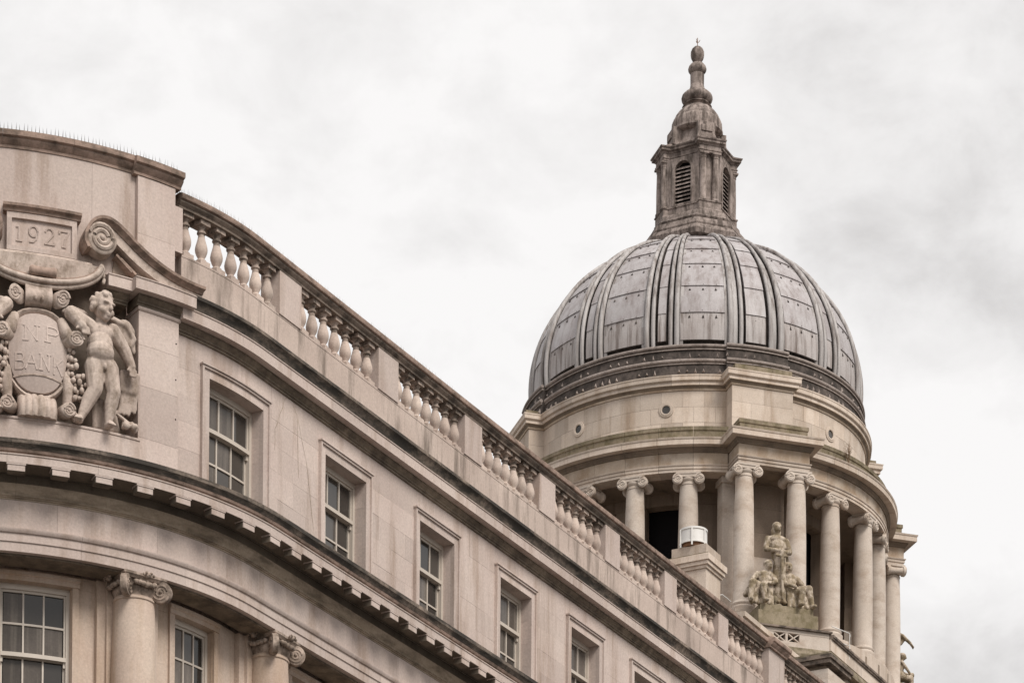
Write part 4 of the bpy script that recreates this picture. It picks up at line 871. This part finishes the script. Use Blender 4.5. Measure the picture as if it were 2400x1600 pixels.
# --- lantern: square body with paired columns on its cut corners
LB = MB()
def octa(h_, rho): 
    out = []
    for k_ in range(4):
        a = radians(90 * k_)
        for t in (-h_, h_): out.append((t * cos(a) + rho * sin(a), t * sin(a) - rho * cos(a)))
    return out
def octa16(h_, r_in, r_out):
    out = []
    for k_ in range(4):
        a = radians(90 * k_)
        for t, rho in ((-h_, r_in), (-h_, r_out), (h_, r_out), (h_, r_in)): out.append((t * cos(a) + rho * sin(a), t * sin(a) - rho * cos(a)))
    return out
LP = octa(.30, 1.13)
psweep(LB, octa(.26, 1.02), [(-.3, 53.2), (0, 53.2), (0, 56.5), (-.3, 56.5)], True); LANT = cpart('lantern', LB, 'dark', BETA, smooth=0, label='sooty stone lantern with louvred arches on top of the dome')
def lpart(nm, mb, mat, az=0.0, smooth=30, **kw): return link(nm, mb.mesh(nm, mat, smooth) if isinstance(mb, MB) else mb, LANT, (0, 0, 0), radians(az), **kw)
for nm, pf in (('lantern_base', [(-.4, 53.15), (.62, 53.15), (.66, 53.30), (.60, 53.42), (.50, 53.50), (.52, 53.56), (.46, 53.74), (.36, 53.80), (-.4, 53.84)]), ('lantern_plinth', [(-.4, 53.842), (.30, 53.842), (.33, 53.90), (.24, 53.98), (.22, 54.10), (.20, 54.14), (-.4, 54.14)])):
    me = MB(); psweep(me, octa(.42, 1.2), pf, True); lpart(nm, me, 'lantern')
me = MB(); psweep(me, octa16(.38, 1.16, 1.34), [(-.4, 54.142), (.05, 54.142), (.05, 54.20), (.02, 54.24), (.02, 54.46), (.05, 54.48), (.05, 54.52), (-.4, 54.52)], True); lpart('lantern_pedestal', me, 'lantern')
# belfry walls with arched louvre openings, one on each face
def facept(k_, u, v, d):       # k_ face index, u along face, v height, d outwards distance from axis
    a = radians(45 + 90 * k_); return (u * cos(a) + d * sin(a), u * sin(a) - d * cos(a), v)
OW, ZS, ZT = .31, 54.52, 55.72
for k_ in range(4):
    HW = .62
    outl = [(-HW, ZS), (-HW, 55.0), (-HW, 55.4), (-HW, ZT)] + [(-HW + 2 * HW * i / 10, 56.18) for i in range(11)] + [(HW, ZT), (HW, 55.4), (HW, 55.0), (HW, ZS)]
    innl = [(-OW, ZS), (-OW, 55.0), (-OW, 55.4), (-OW, ZT)] + [(OW * -cos(pi * i / 10), ZT + OW * sin(pi * i / 10)) for i in range(11)] + [(OW, ZT), (OW, 55.4), (OW, 55.0), (OW, ZS)]
    me = MB(); me.loft([[facept(k_, *p, 1.12) for p in outl], [facept(k_, *p, 1.12) for p in innl], [facept(k_, *p, .95) for p in innl], [facept(k_, *p, .95) for p in outl]], False, False); lpart('belfry_wall', me, 'lantern', smooth=30)
    me = MB(); inn2 = [(x * 1.0, z) for x, z in innl]; out2 = [(-OW - .07, ZS), (-OW - .07, 55.0), (-OW - .07, 55.4), (-OW - .07, ZT)] + [((OW + .07) * -cos(pi * i / 10), ZT + (OW + .07) * sin(pi * i / 10)) for i in range(11)] + [(OW + .07, ZT), (OW + .07, 55.4), (OW + .07, 55.0), (OW + .07, ZS)]
    me.loft([[facept(k_, *p, 1.11) for p in out2], [facept(k_, *p, 1.15) for p in out2], [facept(k_, *p, 1.15) for p in inn2], [facept(k_, *p, 1.11) for p in inn2]], False, False); lpart('arch_moulding', me, 'lantern')
    for i in range(10):
        z = 54.56 + .135 * i; hw = OW if z + .07 < ZT else sqrt(max(.004, OW * OW - (z + .07 - ZT) ** 2))
        if hw < .12: continue
        me = MB(); me.hexa([facept(k_, -hw, z, 1.08), facept(k_, hw, z, 1.08), facept(k_, hw, z + .10, .98), facept(k_, -hw, z + .10, .98), facept(k_, -hw, z + .035, 1.08), facept(k_, hw, z + .035, 1.08), facept(k_, hw, z + .13, .98), facept(k_, -hw, z + .13, .98)]); lpart('louvre_slat', me, 'lantern', smooth=0)
lc = MB(); lc.lathe([(.155, 0), (.155, .05), (.135, .08), (.125, .10), (.125, .7), (.11, 1.40), (.11, 1.46), (.125, 1.47), (.125, 1.50), (.11, 1.51), (.15, 1.58)], 18); lc.box(-.155, .155, -.155, .155, 1.58, 1.645); lcm = lc.mesh('lantern_column', 'lantern', 40)
for k_ in range(4):
    for t in (-.225, .225):
        a = radians(90 * k_); lk = link('lantern_column', lcm, LANT, (t * cos(a) + 1.26 * sin(a), t * sin(a) - 1.26 * cos(a), 54.52), a)
    me = MB(); me.box(-.36, .36, -1.2, -1.0, 54.5, 56.17); lpart('corner_pier', me, 'lantern', 90 * k_, 0)
for nm, pf in (('lantern_architrave', [(-.4, 56.165), (.02, 56.165), (.02, 56.21), (.05, 56.23), (.05, 56.25), (.015, 56.26), (.015, 56.40), (-.4, 56.40)]), ('lantern_cornice', [(-.4, 56.402), (.04, 56.402), (.07, 56.44), (.16, 56.47), (.16, 56.53), (.20, 56.56), (.21, 56.60), (-.4, 56.64)])):
    me = MB(); psweep(me, octa16(.38, 1.10, 1.34), [(o * .8 if o > 0 else o, z) for o, z in pf], True); lpart(nm, me, 'lantern')
me = MB()
for (h_, ri, ro, z) in (): pass
rings = []
for sc_, z in ((1.04, 56.62), (1.02, 56.68), (.93, 56.74), (.80, 56.82), (.72, 56.92), (.68, 57.05), (.66, 57.42)): rings.append([(x * sc_, y * sc_, z) for x, y in octa16(.37, 1.06, 1.30)])
me.loft(rings); lpart('lantern_roof', me, 'lantern', smooth=30)
for k_ in range(4):
    me = MB(); me.loft([[(-.36, -1.02, 56.8), (.36, -1.02, 56.8), (.36, -.6, 56.8), (-.36, -.6, 56.8)], [(-.30, -.98, 57.05), (.30, -.98, 57.05), (.30, -.6, 57.05), (-.30, -.6, 57.05)], [(-.33, -.97, 57.42), (.33, -.97, 57.42), (.33, -.6, 57.42), (-.33, -.6, 57.42)]]); lpart('attic_block', me, 'lantern', 90 * k_, 0)
    me = MB(); me.box(-.2, .2, -1.02, -.96, 57.09, 57.29); lpart('attic_panel', me, 'lantern', 90 * k_, 0)
me = MB(); me.lathe([(.60, 57.30), (.86, 57.36), (.91, 57.41), (.91, 57.48), (.87, 57.50), (.885, 57.60), (.87, 57.76), (.83, 57.86), (.80, 57.88), (.80, 57.91), (.76, 58.00), (.67, 58.13), (.56, 58.24), (.47, 58.30), (.47, 58.34), (.52, 58.37), (.42, 58.41)], 28); lpart('cupola', me, 'lantern', smooth=35)
fin = MB(); fin.lathe([(.40, 58.39), (.40, 58.44), (.44, 58.46), (.42, 58.50), (.47, 58.53), (.53, 58.62), (.545, 58.69), (.52, 58.77), (.44, 58.85), (.33, 58.93), (.26, 59.03), (.225, 59.19), (.205, 59.35), (.20, 59.47), (.235, 59.155), (.24, 59.52), (.215, 59.54), (.26, 59.58), (.31, 59.65), (.32, 59.71), (.295, 59.79), (.23, 59.87), (.15, 59.91), (.12, 59.93), (.13, 59.97), (.17, 60.00), (.215, 60.09), (.235, 60.19), (.23, 60.30), (.19, 60.40), (.12, 60.47), (.03, 60.50)], 28)
FIN = cpart('finial', fin, 'lantern', 0, label='turned stone finial with a ball')
rd = MB(); rd.tube([(0, 0, 60.43), (0, 0, 60.80)], .014, 6)
for a in (0, 2.1, 4.2): rd.tube([(0, 0, 60.63), (.05 * cos(a), .05 * sin(a), 60.66), (.09 * cos(a), .09 * sin(a), 60.73)], .010, 5)
link('lightning_rod', rd.mesh('lightning_rod', 'rust'), FIN)

# --- podium under the colonnade: square with cut corners
def Wp(t, rho, az=BETA): a = radians(az); return (AXI.x + t * cos(a) + rho * sin(a), AXI.y + t * sin(a) - rho * cos(a))
pp = []
for az in (BETA - 90, BETA, BETA + 90, BETA + 180): pp += [Wp(-1.32, 9.0, az), Wp(1.32, 9.0, az)]
loc = [(x - AXI.x, y - AXI.y) for x, y in pp]
def podium(nm, pf, mt, sm=0):
    me = MB(); psweep(me, loc, pf, True); return cpart(nm, me, mt, smooth=sm)
me = MB(); me.loft([[(x * .985, y * .985, 20) for x, y in loc], [(x * .985, y * .985, 36.30) for x, y in loc]]); cpart('podium', me, 'cstone', smooth=0)
podium('podium_ledge', [(-.6, 36.30), (.16, 36.30), (.16, 36.40), (.05, 36.62), (-.6, 36.66)], 'moss')
sl_ = [(loc[i], loc[(i + 1) % 8]) for i in range(8)]
for i, (p, q_) in enumerate(sl_):
    if i == 2: continue          # the front cut corner carries the pierced block
    L_ = (Vector(q_) - Vector(p)).length; n = max(1, int(round(L_ / 1.4))); d = (Vector(q_) - Vector(p)) / n
    for j in range(n):
        a = Vector(p) + d * j + d * .004; b = Vector(p) + d * (j + 1) - d * .004
        me = MB(); psweep(me, [tuple(a), tuple(b)], [(-.35, 36.66), (.04, 36.66), (.04, 37.02), (-.35, 37.02)]); cpart('parapet_block', me, 'cstone', smooth=0)
        me = MB(); psweep(me, [tuple(a), tuple(b)], [(-.38, 37.022), (.09, 37.022), (.10, 37.06), (.13, 37.08), (.13, 37.15), (-.38, 37.19)]); cpart('parapet_coping', me, 'raild', smooth=0)
me = MB(); ringseg(me, [(5.0, 36.3), (7.0, 36.3), (7.0, 38.05), (5.0, 38.05)], -110, 130, 60); cpart('stylobate', me, 'cstone')
for az in AZ_PAV:
    for a, b in ((-1.45, -.5), (-.5, .5), (.5, 1.45)):
        for z0, z1 in ((36.4, 37.3), (37.3, 38.048)):
            me = MB(); lbox(me, a + .003, b - .003, 5.6, 7.72, z0 + .003, z1 - .003); cpart('plinth_block', me, 'cstone', az, smooth=0)
me = MB(); lbox(me, -1.30, 1.30, 8.3, 8.98, 36.64, 36.80); lbox(me, -1.30, 1.30, 8.3, 8.98, 37.07, 37.19); lbox(me, -1.30, -.60, 8.31, 8.97, 36.80, 37.07); lbox(me, -.20, -.12, 8.31, 8.97, 36.80, 37.07); lbox(me, .28, 1.30, 8.31, 8.97, 36.80, 37.07)
GR = cpart('pierced_block', me, 'ccol', BETA, smooth=0, label='pale stone block pierced by two square openings with crossed bars')
me = MB(); lbox(me, -.59, .27, 8.5, 8.72, 36.81, 37.06); link('opening_shadow', me.mesh('opening_shadow', 'dark', 0), GR)
for c_ in (-.40, .08):
    for sg in (-1, 1):
        me = MB(); me.hexa([(c_ - sg * .20 - .03, -8.96, 36.80), (c_ - sg * .20 + .03, -8.96, 36.80), (c_ - sg * .20 + .03, -8.86, 36.80), (c_ - sg * .20 - .03, -8.86, 36.80), (c_ + sg * .20 - .03, -8.96, 37.07), (c_ + sg * .20 + .03, -8.96, 37.07), (c_ + sg * .20 + .03, -8.86, 37.07), (c_ + sg * .20 - .03, -8.86, 37.07)]); link('crossed_bar', me.mesh('crossed_bar', 'ccol', 0), GR)
me = MB(); lbox(me, -1.38, 1.38, 8.2, 9.07, 37.193, 37.25); cpart('block_coping', me, 'raild', BETA, smooth=0)
MT['moss2'] = stone('yellow_mossy_stone', (0.22, 0.18, 0.12), (0.32, 0.265, 0.19), stain=(0.11, 0.09, 0.04), amt=0.6, lo=0.44, hi=0.62, rnd=0.08, streak=(4, 4, 3))
me = MB(); lbox(me, -1.12, .92, 7.75, 8.95, 37.253, 37.72); cpart('statue_pedestal', me, 'moss2', BETA, smooth=0, label='moss covered pedestal under the sculpture group')
me = MB(); lbox(me, -1.0, .82, 7.76, 8.8, 37.723, 37.98); cpart('statue_pedestal', me, 'moss2', BETA, smooth=0)
me = MB(); lbox(me, -1.1, 1.1, 7.0, 8.1, 38.05, 38.74); cpart('statue_pedestal', me, 'moss', BETA + 90, smooth=0)

# --- sculpture groups
def statue_group(az, label, var, dr=0.0, dz=0.0, zb=37.98):
    S = [0, 0, 0, 1, 1, 1]     # stretch centre and factors
    def p(t, rho, z): x, y = Wp(S[0] + (t - S[0]) * S[3], S[1] + (rho - S[1]) * S[3] + dr, az); return (x, y, S[2] + (z - S[2]) * S[4] + dz)
    th = thing('sculpture_group', p(0, 8.3, zb), label, 'sculpture', 'sculpture groups on the drum podium')
    a = radians(az); rot = Matrix.Rotation(a, 3, 'Z')
    def fig(nm): return MB(), nm
    b = MB(); B = lambda c, r: b.ball(p(*c), tuple(x * S[5] for x in r) if isinstance(r, tuple) else r * S[5], 12, rot); L = lambda c0, r0, c1, r1: b.limb(p(*c0), r0 * S[5], p(*c1), r1 * S[5], 10)
    # rocky seat
    for i in range(40): b.ball(p(random.uniform(-.85, .80), random.uniform(8.0, 8.6), zb + random.uniform(-.02, .30)), (random.uniform(.12, .22),) * 2 + (random.uniform(.08, .16),), 8, rot)
    organic('rock_base', b, 'moss', th, .035, 2)
    if var == 0:
        # standing robed figure, hands on the hilt of a sword
        b = MB(); S[:] = [-.26, 8.4, 38.1, 1.22, 1.0, 1.18]
        for i in range(14):
            u = i / 13; x = -.30 + .34 * u; L((x * .55 - .14, 8.42 + .08 * sin(u * pi) + .03 * (i % 2), 39.7), .07, (x - .08, 8.40 + .14 * sin(u * pi) + .04 * (i % 2), 38.22), .075)
        B((-.24, 8.38, 39.75), (.21, .16, .22)); B((-.25, 8.36, 40.05), (.24, .16, .25)); B((-.26, 8.36, 40.25), (.30, .15, .11))
        L((-.27, 8.34, 40.3), .09, (-.28, 8.38, 40.45), .085); B((-.285, 8.40, 40.60), (.115, .135, .16)); B((-.285, 8.37, 40.68), (.13, .14, .10)); B((-.27, 8.53, 40.57), (.025, .03, .045)); B((-.27, 8.505, 40.50), (.05, .03, .015)); B((-.285, 8.34, 40.50), (.15, .09, .17))
        for x in (-.33, -.22): B((x, 8.505, 40.625), (.04, .025, .014))
        L((-.53, 8.36, 40.24), .085, (-.60, 8.40, 39.88), .075); L((-.60, 8.40, 39.88), .07, (-.36, 8.60, 39.78), .055); L((.0, 8.36, 40.22), .085, (.08, 8.40, 39.86), .075); L((.08, 8.40, 39.86), .07, (-.16, 8.60, 39.76), .055)
        for i in range(4): L((-.34 + .03 * i, 8.62, 39.79 - .03 * i), .026, (-.20 + .02 * i, 8.66, 39.78 - .035 * i), .022)
        L((-.30, 8.62, 39.74), .026, (-.26, 8.68, 39.80), .022)
        L((-.25, 8.67, 39.72), .05, (-.22, 8.66, 38.25), .035); L((-.40, 8.66, 39.60), .035, (-.10, 8.66, 39.60), .035)
        for x in (-.32, -.12): L((x, 8.45, 38.16), .06, (x, 8.62, 38.14), .05)
        L((-.02, 8.25, 40.2), .06, (.12, 8.25, 39.3), .05); L((.06, 8.22, 40.1), .06, (.02, 8.22, 38.4), .08)
        organic('standing_figure', b, 'carve2', th, .021, 2)
        for sg, hx in ((-1, -.66), (1, .12)):
            b = MB(); S[:] = [hx, 8.42, 38.05, 1.45, 1.08, 1.24]
            B((hx, 8.42, 38.55), (.24, .22, .20)); B((hx + .02 * sg, 8.40, 38.78), (.19, .16, .24)); B((hx, 8.40, 38.98), (.22, .14, .12)); L((hx, 8.40, 39.02), .07, (hx - .02 * sg, 8.46, 39.12), .07); B((hx - .03 * sg, 8.48, 39.24), (.105, .12, .14)); B((hx - .03 * sg, 8.44, 39.30), (.125, .125, .10)); B((hx - .05 * sg, 8.60, 39.22), (.022, .025, .035)); B((hx - .05 * sg, 8.585, 39.15), (.04, .022, .013))
            L((hx + .20 * sg, 8.40, 38.98), .075, (hx + .36 * sg, 8.46, 38.72), .065); L((hx + .36 * sg, 8.46, 38.72), .062, (hx + .38 * sg, 8.62, 38.50), .05); L((hx - .18 * sg, 8.42, 38.96), .075, (hx - .16 * sg, 8.60, 38.70), .065); L((hx - .16 * sg, 8.60, 38.70), .06, (hx + .04 * sg, 8.72, 38.58), .048)
            for i in range(4): L((hx + .38 * sg, 8.60 + .025 * i, 38.47), .025, (hx + .40 * sg, 8.62 + .026 * i, 38.38), .02)
            L((hx + .02 * sg, 8.44, 38.52), .13, (hx + .40 * sg, 8.62, 38.60), .105); L((hx + .40 * sg, 8.62, 38.58), .10, (hx + .46 * sg, 8.66, 38.10), .07); L((hx - .02 * sg, 8.46, 38.48), .13, (hx + .20 * sg, 8.74, 38.46), .10); L((hx + .20 * sg, 8.74, 38.44), .095, (hx + .14 * sg, 8.76, 38.04), .065)
            L((hx + .46 * sg, 8.66, 38.05), .06, (hx + .48 * sg, 8.80, 38.03), .05); L((hx + .14 * sg, 8.76, 38.02), .055, (hx + .15 * sg, 8.9, 38.0), .045)
            for i in range(7): L((hx + (.30 - .06 * i) * sg, 8.55 + .03 * (i % 2), 38.55), .06, (hx + (.42 - .08 * i) * sg, 8.62 + .04 * (i % 2), 38.02), .06)
            for i in range(4): L((hx + (.05 + .06 * i) * sg, 8.30, 39.0 - .06 * i), .07, (hx + (.12 + .10 * i) * sg, 8.28, 38.4), .08)
            organic('seated_figure', b, 'carve2', th, .021, 2)
    else:
        b = MB()
        B((0, 8.25, 39.4), (.25, .2, .3)); B((0, 8.25, 39.85), (.28, .18, .28)); L((0, 8.27, 40.1), .09, (0, 8.3, 40.25), .08); B((0, 8.33, 40.38), (.12, .14, .16)); B((0, 8.3, 40.45), (.13, .14, .1)); B((0, 8.47, 40.36), (.025, .03, .04))
        for i in range(9): L((-.25 + .06 * i, 8.25 + .05 * (i % 2), 39.5), .08, (-.32 + .08 * i, 8.3 + .05 * (i % 2), 38.0), .09)
        L((-.28, 8.3, 40.0), .09, (-.40, 8.62, 39.86), .075); L((-.40, 8.62, 39.86), .07, (-.42, 8.92, 39.62), .055)
        for i in range(4): L((-.46 + .03 * i, 8.93, 39.60), .025, (-.46 + .03 * i, 9.03, 39.50 - .01 * i), .02)
        L((-.38, 8.93, 39.62), .025, (-.36, 8.99, 39.60), .02)
        for i in range(5): L((-.30 - .02 * i, 8.35 + .09 * i, 39.90 - .02 * i), .06, (-.30, 8.36 + .06 * i, 39.5 + .03 * i), .05)
        L((.28, 8.25, 40.0), .09, (.36, 8.3, 39.65), .075); L((.36, 8.3, 39.65), .07, (.2, 8.5, 39.5), .055)
        organic('standing_figure', b, 'carve2', th, .024, 2)
        b = MB(); c_ = -.62
        B((c_, 8.42, 38.35), (.2, .2, .18)); B((c_, 8.40, 38.62), (.17, .16, .22)); B((c_, 8.42, 38.80), (.19, .13, .1)); L((c_, 8.44, 38.84), .06, (c_, 8.5, 38.93), .06); B((c_, 8.54, 39.05), (.10, .12, .13)); B((c_, 8.51, 39.10), (.11, .12, .09)); B((c_, 8.665, 39.02), (.02, .025, .035))
        L((c_ - .16, 8.42, 38.8), .065, (c_ - .18, 8.62, 38.55), .055); L((c_ - .18, 8.62, 38.55), .052, (c_ - .08, 8.80, 38.42), .045); L((c_ + .16, 8.42, 38.8), .065, (c_ + .18, 8.62, 38.55), .055); L((c_ + .18, 8.62, 38.55), .052, (c_ + .02, 8.80, 38.45), .045)
        B((c_ - .03, 8.86, 38.42), .10)
        for sg in (-1, 1): L((c_ + .08 * sg, 8.5, 38.3), .11, (c_ + .13 * sg, 8.8, 38.28), .09); L((c_ + .13 * sg, 8.8, 38.26), .085, (c_ + .14 * sg, 8.84, 37.92), .06); L((c_ + .14 * sg, 8.84, 37.88), .055, (c_ + .14 * sg, 8.96, 37.86), .045)
        organic('seated_figure', b, 'carve2', th, .022, 2)
MT['carve2'] = stone('lichened_statue_stone', (0.46, 0.38, 0.30), (0.56, 0.48, 0.40), stain=(0.20, 0.15, 0.085), amt=0.8, lo=0.45, hi=0.58, rnd=0.05, mott=0.8, mcol=(0.15, 0.115, 0.07), streak=(4, 4, 3), msc=4.5, mlo=0.46, mhi=0.58)
statue_group(BETA, 'lichened sculpture group of a robed standing figure between two seated ones before the columns', 0)
statue_group(BETA + 90, 'sculpture group half hidden behind the rightmost column, arm and seated figure against the sky', 1, -.85, 1.0, 37.75)

# ------------------------------------------------------------------ roofs between bank and dome
def pier_thing(name, label, corner, lw, rw, z0, z1, mat, cat, coping):
    """square stone pier whose near vertical edge is at corner; lw/rw = face widths; faces follow the street grid"""
    d1 = Vector((sin(radians(28)), cos(radians(28)))); d2 = Vector((-cos(radians(28)), sin(radians(28)))); c = Vector(corner)
    th = thing(name, (*corner, z0), label, cat)
    def fn(x, y, z): q_ = c + d1 * x + d2 * y; return (q_.x, q_.y, z)
    zs = [z0 + (z1 - z0) * i / 5 for i in range(6)]
    for i, (za, zb) in enumerate(zip(zs[:-1], zs[1:])):
        for a, b in (((0, .45), (.45, 1)) if i % 2 else ((0, .62), (.62, 1))):
            q_ = MB(); q_.box(.002, rw - .002, lw * a + .002, lw * b - .002, za + .003, zb - .003, fn); part('stone_block', q_, mat, th, 0)
    def ringz(nm, off, za, zb, m_):
        q_ = MB(); q_.box(-off, rw + off, -off, lw + off, za, zb, fn); part(nm, q_, m_, th, 0)
    return th, fn, ringz
T1, fn, rg_ = pier_thing('chimney_stack', 'square pale stone stack with moulded cap behind the balustrade', (4.74, 78.17), .98, .92, 29.2, 32.02, 'cstone', 'chimney', None)
rg_('cap_moulding', .04, 32.022, 32.10, 'cstone'); rg_('cap_moulding', .09, 32.102, 32.20, 'cstone'); rg_('cap_cornice', .13, 32.202, 32.36, 'cstone'); rg_('cap_moulding', .10, 32.362, 32.39, 'moss'); rg_('cap_block', .0, 32.392, 32.66, 'cstone')
dr = thing('white_drum', (4.44, 78.62, 32.66), 'white metal drum standing on the stone stack', 'drum')
q = MB(); fn2 = lambda x, y, z: (4.44 + x, 78.62 + y, z)
q.lathe([(.33, 32.76), (.345, 32.76), (.345, 33.10), (.33, 33.10)], 32, fn2, cap=False); part('shell', q, 'white', dr)
q = MB(); q.lathe([(.34, 33.09), (.365, 33.09), (.365, 33.14), (.34, 33.14), (.34, 33.09)], 32, fn2, cap=False); part('rim', q, 'white', dr)
q = MB(); q.lathe([(.34, 32.75), (.365, 32.75), (.365, 32.79), (.34, 32.79), (.34, 32.75)], 32, fn2, cap=False); part('rim', q, 'white', dr)
q = MB(); q.lathe([(.32, 33.08), (.02, 33.16)], 24, fn2); part('lid', q, 'white', dr)
for k_ in range(6):
    a = k_ * pi / 3 + .35; q = MB(); q.box(.362 * cos(a) - .02, .362 * cos(a) + .02, .362 * sin(a) - .02, .362 * sin(a) + .02, 32.655, 33.12, fn2); part('strap', q, 'white', dr, 0)
q = MB(); q.lathe([(.3, 32.67), (.3, 32.78)], 20, fn2); part('mount', q, 'rust', dr)
T2, fn, rg_ = pier_thing('stone_pier', 'squat stone pier with dark projecting cap below the pierced block', (9.12, 90.1), 1.15, 1.5, 30.0, 33.72, 'ccol', 'pier', None)
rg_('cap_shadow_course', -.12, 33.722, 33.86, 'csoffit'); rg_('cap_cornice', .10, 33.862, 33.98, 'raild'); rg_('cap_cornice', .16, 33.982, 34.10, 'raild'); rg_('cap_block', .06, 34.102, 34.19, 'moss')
q = MB(); c1 = Vector((6.6, 90.75)); d1 = Vector((sin(radians(28)), cos(radians(28)))); n1_ = Vector((cos(radians(28)), -sin(radians(28))))
PW = thing('parapet_wall', (c1.x, c1.y, 30), 'low stone parapet with stepped coping in front of the pierced block', 'wall')
for i in range(4):
    a = c1 + d1 * (1.15 * i + .004); b = c1 + d1 * (1.15 * (i + 1) - .004)
    for nm, o0, o1, z0, z1, mt in (('wall_block', -.35, 0, 30, 35.22, 'ccol'), ('coping_stone', -.38, .05, 35.223, 35.36, 'cstone'), ('coping_stone', -.36, .01, 35.363, 35.48, 'ccol'), ('coping_stone', -.40, .09, 35.483, 35.63, 'cstone')):
        q = MB(); q.hexa([(*(p_ + n1_ * o), z) for z in (z0, z1) for p_, o in ((a, o0), (a, o1), (b, o1), (b, o0))]); part(nm, q, mt, PW, 0)
# hand rails on the gallery
RAILS = [[(9.99, 97.6, 37.73), (10.63, 98.2, 37.73), (10.65, 98.2, 37.63)], [(10.3, 98.0, 37.36), (10.66, 98.4, 37.40)], [(6.26, 96.6, 38.32), (6.39, 96.7, 38.38), (6.57, 96.8, 38.29), (6.68, 96.9, 38.23)]]
def rail(label, pts, posts):
    q = MB(); q.tube(pts, .016, 8); o = part('handrail', q, 'white', None, 40, label=label, cat='handrail', group='white tube handrails on the gallery')
    for p_ in posts: m = MB(); m.tube([p_, (p_[0], p_[1], p_[2] - .85)], .012, 8); part('post', m, 'white', o, 40)
def pix(t, rho, z): x, y = Wp(t, rho); return (x, y, z)
rail('white tube handrail beside the pierced block, right of the sculpture', RAILS[0], RAILS[0][1:2])
rail('short white tube handrail low beside the right parapet', RAILS[1], RAILS[1][1:])
rail('bent white tube handrail between the stone stack and the nearest column', RAILS[2], RAILS[2][:1])
# dry weed rooted on the cornice
q = MB(); ax, ay = AXI.x + 6.85 * sin(radians(45)), AXI.y - 6.85 * cos(radians(45))
for i in range(12):
    a = random.uniform(0, 2 * pi); h_ = random.uniform(.35, .8); b = random.uniform(.05, .25)
    q.tube([(ax, ay, 44.02), (ax + b * .4 * cos(a), ay + b * .4 * sin(a), 44.02 + h_ * .5), (ax + b * cos(a), ay + b * sin(a), 44.02 + h_)], [.008, .006, .003], 5)
    for j in range(4): q.tube([(ax + b * .6 * cos(a), ay + b * .6 * sin(a), 44.02 + h_ * (.5 + .1 * j)), (ax + b * .6 * cos(a) + random.uniform(-.12, .12), ay + b * .6 * sin(a) + random.uniform(-.12, .12), 44.02 + h_ * (.62 + .1 * j))], .004, 4)
part('dry_weed', q, 'twig', None, 40, label='dry weed sprouting on the drum cornice beside a round window', cat='plant')
